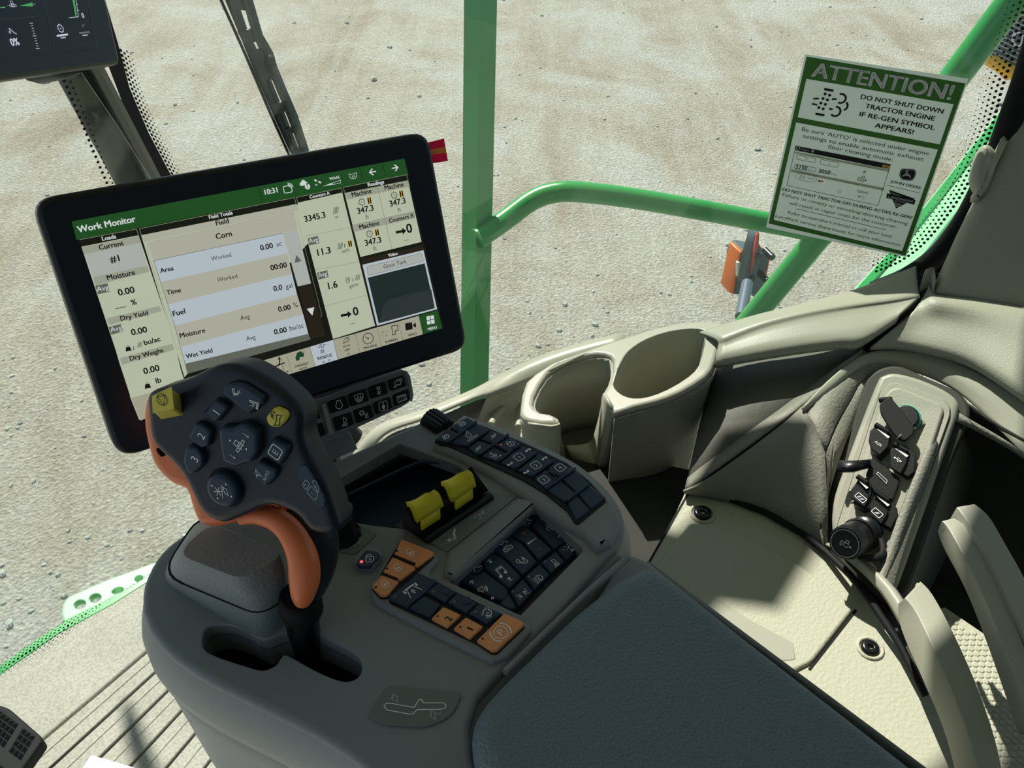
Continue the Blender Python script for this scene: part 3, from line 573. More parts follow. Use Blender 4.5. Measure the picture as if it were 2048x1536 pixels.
# tractor far beyond the rail
t = thing('tractor', P(2030, 150, GZ), 'grey slatted nose of a yellow and grey machine parked beyond the railing', 'tractor')
tp = VP(2020, 100, 8.2, .5)
k2 = K(1900, 0, 7.68)
m = M(); m.plate(tp, k2((690,740),(1300,-300),(1900,300),(1500,1250),(1000,1100),(635,900)), .05, 'tractor_grey', .02); b = m.obj('grille', t)
for i in range(22):
    m = M(); a0 = (660 + 35*i, 830 - 62*i)
    m.stroke(tp.up(.056), k2(a0, (a0[0]+560, a0[1]+245)), 2.6, 'black_plastic', 0)
    m.stroke(tp.up(.059), k2((a0[0]+8, a0[1]-20), (a0[0]+568, a0[1]+225)), 1.6, 'print_grey', 0); m.obj('slat', b, kind='stuff' if 0 else None)
m = M(); m.plate(tp, rnd(k2((985,540),(1010,490),(1090,495),(1125,540),(1115,650),(1075,725),(1010,715),(965,640)), 2), .02, 'print_white', .004, h=.06)
m.plate(tp, rnd(k2((1000,550),(1020,515),(1080,520),(1105,555),(1095,645),(1065,700),(1020,690),(982,635)), 2), .004, 'tractor_grey', 0, h=.078)
m.icon(tp, 'deer', k2(1042,605), 8, (1, .55), 'print_white', .084); m.obj('emblem', t, label='white rounded emblem with a leaping deer')
m = M(); m.tube([D(*k2(560,860), 8.1), D(*k2(620,920), 8.1), D(*k2(1080,1190), 8.1), D(*k2(1500,1420), 8.1)], .06, 'yellow_paint', 10); m.obj('bumper', t, label='yellow bumper bar')
m = M(); m.tube([D(*k2(640,920), 8.4), D(*k2(930,1180), 8.4)], .05, 'orange_key', 8); m.obj('lower_bar', t)
# deck and railing outside the side window
HZ = HP(.10)
t = thing('access_platform', P(1850, 450, 0), 'pale green painted deck panel outside the rear part of the side window', 'platform')
m = M(); m.plate(HZ.up(-.03), [(1690,595),(1771,510),(2001,218),(2150,30),(2350,300),(2200,760),(1690,700)], .03, 'green_pale', .004); m.obj('deck_plate', t)
m = M(); m.plate(HZ, [(1700,590),(1771,512),(2001,222),(2120,70),(2135,80),(2010,236),(1782,524),(1722,590)], .006, 'green_paint', .002); m.obj('edge_strip', t)
m = M(); m.plate(HZ, [(1760,590),(1933,360),(2080,180),(2100,190),(1950,378),(1785,590)], .012, 'green_pale', .004); m.obj('rib', t)
t = thing('handrail', D(948, 800, 1.6), 'green painted tube railing with a bent top rail outside the side window', 'railing')
m = M(); m.tube([D(972,-620,1.16), D(962,-60,1.33), D(955,400,1.47), D(947,860,1.62), D(938,1240,1.74)], .0262, 'green_paint', 4, smooth=False, up=(.5,.5,0)); m.obj('post', t)
m = M(); m.tube(spl([D(955,478,1.47), D(1010,440,1.49), D(1062,402,1.5), D(1105,386,1.5), D(1160,384,1.5), D(1300,402,1.52), D(1540,446,1.55), D(1660,470,1.56)], 4, False), .0185, 'green_paint', 16); m.obj('top_rail', t)
m = M(); m.tube([D(2110,-110,1.22), D(1890,180,1.37), D(1640,470,1.56), D(1480,665,1.75)], .0235, 'green_paint', 16); m.obj('brace', t, label='long diagonal green tube')
# turn signal
t = thing('turn_signal', D(1500, 620, 1.9), 'double-sided amber turn signal on a grey arm beyond the sill', 'lamp')
k3 = K(1420, 440, 6.983); lp = VP(1500, 555, 1.95, .3)
m = M(); m.plate(lp.up(-.05), rnd(k3((470,430),(560,440),(720,470),(820,490),(850,510),(770,950),(640,1110),(590,1060),(340,1055),(390,560)), 3), .05, 'tractor_grey', .008); bd = m.obj('housing', t)
m = M(); m.plate(lp.up(-.045), rnd(k3((415,445),(468,445),(335,1055),(275,1030)), 2), .045, 'amber', .006); m.obj('lens', t, label='amber lens')
m = M(); m.plate(lp.up(-.045), rnd(k3((815,500),(862,505),(770,940),(715,1010)), 2), .045, 'amber', .006); m.obj('lens', t, label='amber lens')
m = M(); m.plate(lp, rnd(k3((385,600),(520,590),(470,790),(380,800)), 2), .008, 'white_lens', .003); m.obj('reflector', t, label='white reflector')
m = M(); m.plate(lp, k3((650,170),(690,175),(685,330),(730,400),(640,880),(590,910),(540,850),(450,880),(600,350)), .03, 'tractor_grey', .004); br = m.obj('bracket', t)
m = M(); m.plate(lp.up(.03), k3((655,190),(688,190),(680,330),(570,760),(590,560)), .004, 'red_stripe', 0); m.obj('stripe', br, label='red stripe')
m = M(); m.tube([D(*k3(520,880), 1.88), D(*k3(430,1350), 1.80)], .0125, 'steel_grey', 14); m.obj('arm', t)
for q in ((560,405),(760,415),(485,720),(690,740)):
    m = M(); c = lp.uv(*k3(*q)); 
    m.tube([lp.w(c[0], c[1], 0), lp.w(c[0], c[1], .035)], .008, 'black_plastic', 8); m.obj('bolt', t)
# perforated step and green sill strip outside the windscreen
t = thing('step_bracket', P(230, 1190, -.12), 'perforated green painted step plate outside the lower edge of the windscreen', 'step')
z1 = HP(-.05); k4 = K(0, 1100, 3.522)
def ell(c, a, b, ang=-.3, n=14): return [(c[0]+a*math.cos(t)*math.cos(ang)-b*math.sin(t)*math.sin(ang), c[1]+a*math.cos(t)*math.sin(ang)+b*math.sin(t)*math.cos(ang)) for t in [2*math.pi*i/n for i in range(n)]]
m = M(); m.plate(z1.up(-.015), spl(k4((440,480),(436,400),(470,340),(540,300),(760,205),(1060,95),(1300,10),(1340,90),(1090,200),(700,420),(480,500)), 3), .015, 'green_pale', .004,
  holes=[ell(k4(562,382), 12.5, 9), ell(k4(670,338), 12.5, 9), ell(k4(828,285), 12.5, 6), ell(k4(978,200), 9, 6)]); m.obj('plate', t)
for q in ((562,382),(670,338),(828,285),(978,200)):
    m = M(); c = z1.uv(*k4(*q)); pts = [z1.w(c[0]+.0105*math.cos(a*math.pi/8), c[1]+.0105*math.sin(a*math.pi/8), -.006) for a in range(16)]
    m.tube(pts + [pts[0]], .0022, 'green_paint', 6); m.obj('flared_rim', t)
edge_in = [(-420,1690),(-200,1505),(0,1350),(57,1310),(114,1270),(170,1239),(227,1208),(284,1172),(420,1085),(560,990),(700,900)]
edge_out = [(-430,1660),(-210,1480),(0,1331),(85,1270),(142,1234),(199,1206),(241,1184),(284,1158),(420,1068),(560,972),(700,880)]
m = M(); m.plate(HP(-.012), edge_in + edge_out[::-1], .012, 'green_paint', .002); o = m.obj('sill_strip', label='green painted body edge below the windscreen, seen through its dotted border', cat='sill strip')
# floor
fl = [P(x, y, 0) for x, y in edge_in] + [cab(1.0, .97), cab(-.75, .97), cab(-.75, -.95), cab(1.05, -.95)]
z0 = HP(0)
m = M(); m.plate(z0.up(-.06), [(p.x, p.y) for p in fl], .06, 'floor_mat', 0, uv=True); o = m.obj('floor', kind='structure', label='light grey cab floor mat')
# ribs of the mat: real raised strips between dark grooves
G = [((300,1335),(1090,670)),((350,1536),(1175,785)),((700,1465),(1290,885)),((920,1520),(1410,990)),((1170,1536),(1520,1120)),((1440,1536),(1650,1260)),((1690,1560),(1790,1420)),((1960,1560),(2000,1500))]
def extl(a, b, t0, t1): return (a[0]+(b[0]-a[0])*t0, a[1]+(b[1]-a[1])*t0), (a[0]+(b[0]-a[0])*t1, a[1]+(b[1]-a[1])*t1)
for i in range(len(G)-1):
    a0, a1 = [k4(*q) for q in G[i]]; b0, b1 = [k4(*q) for q in G[i+1]]
    s0 = .18 if i else 0
    la, lb = math.dist(a0, a1), math.dist(b0, b1)
    A0, A1 = extl(a0, a1, 0 if i == 0 else -120/la, 1 + 120/la); B0, B1 = extl(b0, b1, -120/lb, 1 + 120/lb)
    m = M(); q = [(A0[0]+1.6, A0[1]+2.2), (A1[0]+1.6, A1[1]+2.2), (B1[0]-1.6, B1[1]-2.2), (B0[0]-1.6, B0[1]-2.2)]
    m.plate(z0, q, .005, 'floor_mat', .002); 
    mid = [((q[0][0]+q[3][0])/2, (q[0][1]+q[3][1])/2), ((q[1][0]+q[2][0])/2, (q[1][1]+q[2][1])/2)]
    m.tube([z0.hit(*mid[0]) + Vector((0,0,.004)), z0.hit(*mid[1]) + Vector((0,0,.004))], .0025, 'floor_mat', 6)
    m.obj('rib', o)
    m = M(); m.stroke(z0, [((A0[0]), (A0[1])), (A1[0], A1[1])], 5, 'beige_dark', .0008); m.obj('groove', o)
m = M(); m.plate(z0, [(-60,1545),(-20,1398),(60,1342),(170,1262),(282,1196),(420,1120),(350,1236),(310,1287),(90,1474),(30,1530)], .005, 'floor_mat', .004); m.obj('mat_border', o)
# unseen roof, its edge notched to shape the sun patches, and rear bulkhead
m = M(); R = [cab(1.62, -1.0), cab(1.78, -.3), cab(1.78, .6), cab(1.60, .98), cab(1.42, 1.0), cab(1.40, 1.11), cab(1.33, 1.13), cab(1.32, 1.25), cab(1.21, 1.28), cab(1.20, 1.11), cab(1.25, 1.08), cab(1.25, 1.0), cab(1.02, 1.0), cab(.99, 1.10), cab(.99, 1.75), cab(-.8, 1.75), cab(-.8, -1.0)]
m.plate(HP(1.95), [(p.x, p.y) for p in R], .02, 'beige', .004, uv=True); m.obj('ceiling', kind='structure', label='unseen cab roof with an edge shaped to cast shade')
m = M(); c = cab(-.78, 0, .97); m.box(c, FW*.02, RT*.97, Vector((0,0,.97)), 'beige_dark'); m.obj('wall_rear', kind='structure', label='rear bulkhead of the cab')
# glazing
def pose(q, wd):
    V = [ray(*p) for p in q]; A = Matrix((V[1], V[3], -V[2])).transposed()
    b_, d_, c_ = A.inverted() @ V[0]
    Q = [V[0], V[1]*b_, V[2]*c_, V[3]*d_]; k = wd / (Q[1]-Q[0]).length
    return [CAM + p*k for p in Q]
PQ = pose([(1610,108),(1937,158),(1812,514),(1532,455)], .19)
PP = Pl(PQ[0], PQ[1], PQ[3])            # plane of the notice on the glass
SG = PP.up(-.006)
sg = [(352,400),(300,300),(215,90),(120,-160),(900,-330),(2100,-360),(2120,60),(2000,340),(1880,505),(1790,545),(1500,640),(1000,800),(760,905),(560,960),(450,700)]
m = M(); m.plate(SG.up(-.004), sg, .004, 'glass', 0); wside = m.obj('window_1', kind='structure', label='side window pane with a dotted black border')
A0_, B0_, C0_ = P(0,1340,.0), P(680,892,0), P(105,110,.97)
FG = Pl(A0_, B0_, C0_)
m = M(); m.plate(FG.up(-.004), [(-420,1675),(-200,1490),(0,1340),(57,1300),(114,1258),(170,1228),(227,1197),(284,1163),(680,880),(480,640),(235,250),(105,60),(-60,-160),(-900,-300)], .004, 'glass', 0); wfr = m.obj('window_2', kind='structure', label='windscreen pane left of the pillar')
def dots(name, par_, pl, path, rows, r0, step, m_name='rubber', nrm=1):
    """printed dots along a path; rows further out are smaller"""
    m = M(); L = [Vector(pl.uv(*p)) for p in spl(path, 6, False)]
    acc = 0; pts = []
    for i in range(len(L)-1):
        d = (L[i+1]-L[i]); l = d.length; 
        while acc < l:
            pts.append((L[i] + d*(acc/l), Vector((-d.y, d.x)).normalized()*nrm)); acc += step
        acc -= l
    for j in range(rows):
        r = r0 * (1 - j/(rows+1))
        for i, (p, nn) in enumerate(pts):
            q = p + nn*step*.8*(j+.4)
            if j % 2:
                if i+1 >= len(pts): continue
                q = (p+pts[i+1][0])/2 + nn*step*.8*(j+.4)
            m.add([pl.w(q.x+r*math.cos(a*math.pi/4), q.y+r*math.sin(a*math.pi/4), .001) for a in range(8)], [tuple(range(8))], m_name)
    return m.obj(name, par_, kind='stuff')
dots('dot_border', wfr, FG, [(-200,1500),(0,1352),(57,1312),(114,1272),(170,1241),(227,1211),(284,1174),(330,1144)], 6, .0030, .0072, nrm=1)
dots('dot_border', wside, SG, [(2075,-20),(2040,85),(2010,170),(1985,260),(1940,365),(1895,435),(1848,490),(1800,525),(1745,548)], 5, .0021, .0068, nrm=-1)
dots('dot_border', wside, SG, [(240,100),(262,175),(300,265),(345,352),(360,390)], 4, .0032, .0085, nrm=1)
dots('dot_border', wfr, FG, [(118,150),(150,225),(185,310),(215,380)], 2, .0020, .008, nrm=1)
# windscreen pillar
t = thing('windscreen_pillar', P(680, 890, .0), 'dark round corner pillar with a grey inner strip behind the large display', 'pillar')
a, b = P(270,365,.70), P(165,160,.90); dr = (b-a)
m = M(); m.tube(spl([P(705,878,.0), a - dr*1.2, a, b, b + dr*2, b + dr*4.4], 4, False), .027, 'pillar_black', 20); m.obj('tube', t)
m = M(); a, b = P(313,358,.72), P(203,150,.92); dr = b-a; m.tube([a - dr*1.4, b + dr*4.4], .0125, 'beige_dark', 4, flatx=.5, smooth=False); m.obj('trim_strip', t, label='flat grey trim strip')
m = M(); m.plate(SG, [(218,135),(200,90),(100,-200),(150,-200),(236,90),(258,175),(296,265),(342,352),(420,520),(380,540),(300,352)], .001, 'rubber', 0); m.obj('black_band', wside)
# wiper on the outer face of the side window
t = thing('wiper', SG.up(-.05).hit(600, 320), 'black pantograph windscreen wiper outside, above the large display', 'wiper')
k5 = K(400, 0, 3.413); wp_ = SG.up(-.055)
rail = lambda a, b, c: m.plate(wp_, a + b[::-1], .012, c, .002)
m = M(); m.plate(wp_, k5((130,-60),(200,-60),(300,230),(420,470),(540,760),(660,1060),(640,1075),(610,1040),(500,800),(370,500),(270,250),(150,-40)), .012, 'black_plastic', .002,
   holes=[]); m.obj('arm_rail', t)
m = M(); m.plate(wp_, k5((270,-60),(310,-60),(400,250),(470,370),(500,470),(570,640),(640,800),(720,1045),(690,1060),(620,870),(545,680),(470,500),(370,270),(330,160)), .012, 'black_plastic', .002); m.obj('blade_rail', t)
for q in (((190,0),(275,-10),(300,75),(225,60)),((250,215),(350,200),(370,290),(290,290)),((320,360),(420,330),(500,480),(470,560),(400,520)),((480,720),(570,690),(590,760),(510,790)),((570,890),(650,860),(665,900),(590,925)),((640,1020),(700,1010),(715,1045),(650,1060))):
    m = M(); m.plate(wp_.up(.003), k5(*q), .012, 'black_plastic', .002); m.obj('cross_piece', t)
m = M(); m.tube([wp_.w(*wp_.uv(*k5(165,-40)), .008), wp_.w(*wp_.uv(*k5(60,-420)), .008), wp_.w(*wp_.uv(*k5(-60,-1050)), .008)], .009, 'black_plastic', 8); m.obj('upper_arm', t)
m = M(); m.plate(wp_.up(.012), k5((430,380),(480,400),(495,460),(455,500),(425,440)), .012, 'rubber', .003); m.obj('clip', t)
m = M(); m.tube([wp_.w(*wp_.uv(*k5(*q)), .016) for q in ((170,-50),(330,310),(520,760),(650,1050))], .0025, 'rubber', 6); m.obj('hose', t)
# added tapered blade at roof height, unseen, cut to cast the mat's narrow shadow
t = thing('mat_shade_blade', cab(1.75, 0, 1.95), 'tapered black blade added above the picture to shade the mat', 'shadow caster')
wl = [P(x, y, 0) for x, y in ((245,1410),(262,1413),(278,1440),(318,1536),(420,1700),(345,1720),(268,1536),(250,1470))]
wl = [p + sd * ((1.93 - p.z)/sd.z) for p in wl]
m = M(); m.plate(HP(1.93), [(p.x, p.y) for p in wl], .02, 'black_plastic', .002, uv=True); m.obj('arm', t)
wc = (wl[4] + wl[5]) / 2; m = M(); m.tube([wc + Vector((0,0,.01)), Vector((wc.x, wc.y, 1.94)) - FW*.9], .02, 'black_plastic', 8); m.obj('bracket', t)
# second display, top left corner
k6 = K(0, 0, 5.689)
# ================================================================ displays and notice
BZ = [(62,400),(857,262),(938,697),(237,920)]
MQ = pose(BZ, .32); MP = Pl(MQ[0], MQ[1], MQ[3])
t = thing('touch_display', (MQ[2]+MQ[3])/2, 'large black-framed touch display reading Work Monitor, beside the control lever', 'display')
bz = rnd([MP.uv(*p) for p in BZ], .016, 5)
m = M(); m.plate(MP.up(-.022), bz, .022, 'black_plastic', .004, uv=True, top='s_bez'); MATS['black_plastic']; body = m.obj('frame', t)
mat('screen_glass', '05070a', .06, .6)
k1, k2_, k3_, k4_ = K(60,260,3.413), K(560,260,5.12), K(560,500,5.12), K(200,600,4.096)
H = .0004
S = M(); pl = MP
L_ = lambda n: H * n
def R_(q, m_, l=1): S.flat(pl, q, m_, L_(l))
# background of the lit area
R_([(143,443),(808,317),(887,657),(278,800)], 's_black', 1)
R_([(143,443),(808,317),(816,350),(153,480)], 's_green', 2)
Tx = lambda s_, a, b, m_='s_text', bold=True, l=5: S.text(pl, s_, a, b, m_, bold, h=L_(l))
Ic = lambda n_, c, sz, m_='s_text', m2=None, l=5, d=(1, -.19): S.icon(pl, n_, c, sz, d, m_, L_(l), m2)
Tx('Work Monitor', k1(328,700), k1(722,625), 's_textw')
Tx('10:31', k1(1600,442), k1(1688,425), 's_textw')
Ic('screen', k1(1757,400), 11, 's_textw'); Ic('cloud', k2_(235,550), 11, 's_textw'); S.disc(pl, k2_(272,580), 5.5, 's_textw', L_(6)); Tx('!', k2_(266,596), k2_(278,594), 's_green', l=7)
Ic('sat', k2_(380,525), 8, 's_textw'); Tx('WAAS', k2_(500,515), k2_(603,495), 's_textw')
R_([k2_(430,578), k2_(525,540), k2_(523,560)], 's_textw', 5); S.stroke(pl, [k2_(527,545), k2_(612,512), k2_(612,542), k2_(527,560)], .8, 's_textw', L_(5), True)
Ic('x34', k2_(740,470), 9, 's_textw'); Ic('left', k2_(940,430), 8, 's_textw'); Ic('right', k2_(1168,388), 8, 's_textw')
for q in ((k1(1555,388), k1(1583,490)), (k2_(808,380), k2_(842,525)), (k2_(1040,335), k2_(1073,480))): S.stroke(pl, q, 1, 's_black', L_(4))
# column 1: loads
c1 = k1
R_([c1(337,748), c1(724,676), c1(740,718), c1(350,796)], 's_black', 3); S.stroke(pl, [c1(337,748), c1(724,676), c1(738,716)], .8, 's_line', L_(4))
Tx('Loads', c1(492,755), c1(588,738), 's_textw')
def lr(p, q): return [(p[0], p[1]), (q[0], q[1])]
Lx = lambda y: k1(350 + (y-796)*.345, y)          # left edge of column 1 in crop 1
colL = [c1(350,796), c1(376,880), c1(430,1003), c1(445,1060), c1(520,1285), c1(540,1345)]
R_([c1(350,796), c1(740,718), k4_(680,630), k4_(700,690), k4_(320,980), k4_(240,780), k4_(250,795), k4_(160,520), k4_(60,180), c1(430,1003)], 's_bg', 2)
R_([c1(350,796), c1(740,718), c1(1015,1540), c1(1005,1536), k4_(675,632), k4_(255,795)], 's_bg', 2)
R_([c1(352,798), c1(741,722), c1(753,768), c1(370,848)], 's_head', 3); Tx('Current', c1(472,818), c1(640,785))
R_([c1(370,848), c1(753,768), c1(797,925), c1(430,1003)], 's_grey', 3); Tx('#1', c1(550,907), c1(613,893))
R_([c1(430,1003), c1(797,925), c1(812,968), c1(445,1060)], 's_head', 3); Tx('Moisture', c1(527,1025), c1(718,985))
def avg(q, a, b): R_(q, 's_avg', 4); Tx('Avg', a, b, 's_textw', False)
avg([c1(443,1062), c1(527,1044), c1(542,1103), c1(462,1120)], c1(457,1103), c1(536,1087))
Tx('0.00', c1(603,1130), c1(715,1107)); Ic('wave', c1(617,1205), 11, l=5, d=(1,-.22)); Tx('%', c1(690,1195), c1(728,1187))
R_([c1(520,1285), c1(882,1200), c1(897,1235), c1(540,1330)], 's_head', 3); Tx('Dry Yield', c1(618,1300), c1(805,1262))
avg([c1(533,1343), c1(618,1322), c1(634,1373), c1(552,1396)], c1(550,1378), c1(628,1360))
Tx('0.00', c1(692,1400), c1(800,1377)); Ic('weight', c1(667,1487), 7.5); Tx('/', c1(703,1500), c1(715,1497)); Ic('hatch', c1(747,1463), 7, 's_icon'); Tx('bu/ac', c1(780,1467), c1(890,1437))
R_([k4_(160,475), k4_(590,355), k4_(607,405), k4_(178,530)], 's_head', 3); Tx('Dry Weight', k4_(245,495), k4_(520,423))
Tx('0.00', k4_(358,605), k4_(488,573)); Ic('weight', k4_(385,695), 8); Tx('lb', k4_(458,680), k4_(502,668))
# bottom strip left, mostly behind the lever
R_([k4_(252,800), k4_(700,680), k4_(760,800), k4_(330,985)], 's_tan', 3)
# column 2: field totals
R_([k1(745,674), k1(1800,462), k1(1813,505), k1(757,718)], 's_black', 3); S.stroke(pl, [k1(757,716), k1(745,674), k1(1800,462), k1(1812,503)], .8, 's_line', L_(4))
Tx('Field Totals', k1(1220,608), k1(1381,575), 's_textw')
R_([k1(757,718), k1(1813,505), k2_(515,910), k4_(690,630)], 's_bg', 2)
R_([k1(757,718), k1(1813,505), k1(1828,548), k1(770,765)], 's_bg2', 3); Tx('Field', k1(1268,652), k1(1356,634))
S.stroke(pl, rnd([k1(1000,1500), k1(795,800), k1(800,768), k1(1790,560), k1(1815,580), k1(1990,1270)], 4)[0:], .6, 's_line', L_(4))
R_([k1(800,768), k1(1800,560), k1(1822,680), k1(842,892)], 's_bg2', 3); Tx('Corn', k1(1268,745), k1(1377,722))
rowL = [k1(842,892), k1(890,1038), k1(937,1190), k1(985,1335), k1(1030,1478), k4_(697,520), k4_(715,602)]
rowR = [k1(1722,704), k1(1752,842), k1(1786,982), k1(1820,1122), k1(1862,1258), k1(1897,1390), k4_(1722,322)]
cm = ['s_white', 's_bg2', 's_white', 's_bg2', 's_white', 's_avg']
for i in range(6): R_([rowL[i], rowR[i], rowR[i+1], rowL[i+1]], cm[i], 3)
S.stroke(pl, [rowL[6], rowL[3], rowL[0], rowR[0]], 1, 's_line2', L_(4))
for s_, a, b in (('Area', (888,975), (980,955)), ('Time', (932,1125), (1030,1104)), ('Fuel', (975,1270), (1060,1250)), ('Moisture', (1022,1418), (1195,1378))): Tx(s_, k1(*a), k1(*b))
Tx('Wet Yield', k4_(703,478), k4_(920,424))
for s_, a, b in (('Worked', (1235,892), (1372,863)), ('Worked', (1276,1036), (1413,1007)), ('Avg', (1433,1297), (1498,1283)), ('Avg', (1473,1437), (1537,1423))): Tx(s_, k1(*a), k1(*b), bold=False)
for s_, a, b in (('0.00', (1570,822), (1657,803)), ('00:00', (1640,958), (1751,935)), ('0.0', (1660,1100), (1720,1087)), ('0.00', (1692,1240), (1777,1222)), ('0.00', (1664,1395), (1750,1376))): Tx(s_, k1(*a), k1(*b))
for s_, a, b in (('ac', (1680,795), (1715,787)), ('gal', (1743,1083), (1788,1073)), ('%', (1795,1212), (1826,1206)), ('bu/ac', (1770,1368), (1865,1346))): Tx(s_, k1(*a), k1(*b), bold=False)
R_([k1(1722,704), k1(1822,680), k1(1914,1046), k1(1824,1067)], 's_grey', 4); R_([k1(1824,1067), k1(1914,1046), k1(2012,1402), k1(1915,1425)], 's_brown', 4)
R_([k1(1801,907), k1(1849,893), k1(1812,852)], 's_tri', 5); R_([k1(1884,1220), k1(1936,1207), k1(1922,1265)], 's_textw', 5)
# column 3: counters
R_([k2_(163,690), k2_(618,595), k2_(633,640), k2_(177,745)], 's_black', 3); S.stroke(pl, [k2_(177,742), k2_(163,690), k2_(618,595), k2_(632,638)], .8, 's_line', L_(4))
Tx('Counters A', k2_(298,703), k2_(503,658), 's_textw')
R_([k2_(177,745), k2_(633,640), k3_(970,775), k3_(540,910)], 's_bg', 2)
for a, b in (((260,1085),(710,1000)),((355,1430),(795,1350))): S.stroke(pl, [k2_(*a), k2_(*b)], .9, 's_line', L_(4))
S.stroke(pl, [k3_(455,570), k3_(885,460)], .9, 's_line', L_(4))
Tx('3345.3', k2_(247,943), k2_(462,895)); Ic('hatch', k2_(563,823), 8.5, 's_icon'); Tx('ac', k2_(560,905), k2_(595,898), bold=False)
avg([k2_(277,1108), k2_(382,1083), k2_(397,1157), k2_(292,1182)], k2_(292,1158), k2_(385,1137))
Tx('11.3', k2_(380,1288), k2_(515,1257)); Ic('hatch', k2_(607,1187), 8, 's_icon'); Tx('/', k2_(652,1205), k2_(668,1200))
def hourg(c, sz): S.icon(pl, 'hour', c, sz, (1,-.2), 's_amber', L_(5), 's_amber'); Ic('hour2', c, sz*.95, l=6)
hourg(k2_(707,1163), 7.5); Tx('ac/h', k2_(630,1258), k2_(705,1242), bold=False)
avg([k2_(370,1460), k2_(477,1435), k2_(492,1505), k2_(387,1532)], k3_(385,280), k3_(477,258))
Tx('1.6', k3_(490,400), k3_(585,378)); Ic('pump', k3_(690,305), 7); Tx('/', k3_(735,320), k3_(748,316)); Ic('hatch', k3_(785,280), 7, 's_icon'); Tx('gal/ac', k3_(705,388), k3_(803,358), bold=False)
Ic('fatarrow', k3_(670,660), 11.5); Tx('0', k3_(745,670), k3_(800,657)); Tx('---', k3_(712,768), k3_(760,757), bold=False)
# column 4: readings
R_([k2_(640,588), k2_(1288,458), k2_(1305,515), k2_(657,645)], 's_black', 3); S.stroke(pl, [k2_(657,645), k2_(640,588), k2_(1288,458), k2_(1305,515)], .8, 's_line', L_(4))
Tx('Readings', k2_(893,580), k2_(1059,547), 's_textw')
R_([k2_(657,645), k2_(1305,515), k2_(1445,1145), k2_(820,1300)], 's_bg', 2)
R_([k2_(657,645), k2_(1305,515), k2_(1322,580), k2_(675,715)], 's_head', 3); R_([k2_(735,980), k2_(1368,835), k2_(1385,900), k2_(752,1045)], 's_head', 3)
S.stroke(pl, [k2_(990,580), k2_(1137,1215)], .8, 's_line2', L_(4)); S.stroke(pl, [k2_(735,975), k2_(1368,833)], .8, 's_line2', L_(4))
Tx('Machine', k2_(730,688), k2_(932,643)); Tx('Machine', k2_(1065,617), k2_(1258,577)); Tx('Machine', k2_(808,1018), k2_(1010,970)); Tx('Counters B', k2_(1110,950), k2_(1360,893))
for g, h_, a, b, c in (((828,738),(905,722),(787,860),(953,822),(888,912)), ((1160,668),(1232,653),(1118,785),(1280,748),(1215,840)), ((908,1063),(983,1048),(866,1187),(1032,1148),(967,1235))):
    Ic('gear', k2_(*g), 8.5); hourg(k2_(*h_), 7.8); Tx('347.3', k2_(*a), k2_(*b)); Tx('h', k2_(c[0]-12, c[1]), k2_(c[0]+12, c[1]-5), bold=False)
Ic('fatarrow', k2_(1230,1038), 11.5); Tx('0', k2_(1293,1057), k2_(1350,1043)); Tx('---', k2_(1265,1145), k2_(1310,1135), bold=False)
# video tile
R_([k3_(822,95), k3_(1455,-50), k3_(1465,0), k3_(840,150)], 's_brown', 3); Tx('Video', k3_(1100,70), k3_(1198,47), 's_textw')
R_([k3_(840,150), k3_(1465,0), k3_(1605,605), k3_(990,775)], 's_white', 2); R_([k3_(893,283), k3_(1475,135), k3_(1578,595), k3_(1005,750)], 's_vid', 3)
R_([k3_(1050,560), k3_(1120,500), k3_(1400,430), k3_(1540,400), k3_(1576,590), k3_(1010,745)], 's_vid2', 4)
m_ = rnd([k3_(878,170), k3_(1440,30), k3_(1462,112), k3_(895,262)], 4); R_(m_, 's_grey', 4); S.stroke(pl, m_, .8, 's_line2', L_(5), True); Tx('Grain Tank', k3_(1055,190), k3_(1292,130), bold=False)
# shortcut bar
B = [k3_(60,1060), k3_(300,990), k3_(540,918), k3_(765,855), k3_(990,790), k3_(1203,732), k3_(1412,672), k3_(1610,612)]
Bb = [k3_(115,1262), k3_(355,1190), k3_(585,1120), k3_(812,1050), k3_(1032,988), k3_(1250,922), k3_(1455,862), k3_(1655,800)]
R_([k4_(1130,540), k4_(1330,490), k4_(1370,660), k4_(1170,720)], 's_bg', 3); R_([k4_(1330,495), B[0], Bb[0], k4_(1372,660)], 's_tan', 3)
for i, c_ in enumerate(['s_tan', 's_white', 's_tan', 's_tan', 's_tan', 's_tan', 's_green']):
    R_([B[i], B[i+1], Bb[i+1], Bb[i]], c_, 3); S.stroke(pl, [B[i], Bb[i]], .9, 's_line2', L_(4))
Ic('swap', k4_(1440,530), 17); Tx('SWAP TRACK', k4_(1382,638), k4_(1545,588))
Ic('harvest', k3_(195,1075), 12, 's_icon'); Tx('HARVEST', k3_(152,1200), k3_(290,1165)); Tx('AUTO', k3_(190,1230), k3_(272,1208))
Ic('residue', k3_(425,1008), 10); Tx('RESIDUE', k3_(380,1123), k3_(530,1083)); 
for q in ((437,1143),(497,1125),(694,1062)): S.disc(pl, k3_(*q), 2.2, 's_text', L_(5), 10, 1.3)
Ic('combine', k3_(668,925), 8); Tx('AUTO', k3_(640,998), k3_(710,978)); Tx('OFF', k3_(657,1038), k3_(710,1023))
Ic('gauge', k3_(893,903), 13); Tx('MACHINE', k3_(850,1015), k3_(987,980)); Ic('share', k3_(1140,825), 14, d=(1,-.2)); Tx('SHARING', k3_(1070,952), k3_(1198,918)); Ic('arr', k3_(1040,860), 9, 's_line2', d=(.25,-1)); Ic('arr', k3_(1083,850), 9, 's_line2', d=(-.2,1))
Ic('cam', k3_(1328,775), 13); Tx('VIDEO', k3_(1303,883), k3_(1390,860)); Ic('menu', k3_(1532,713), 10, 's_textw'); Tx('MENU', k3_(1505,822), k3_(1598,800), 's_textw')
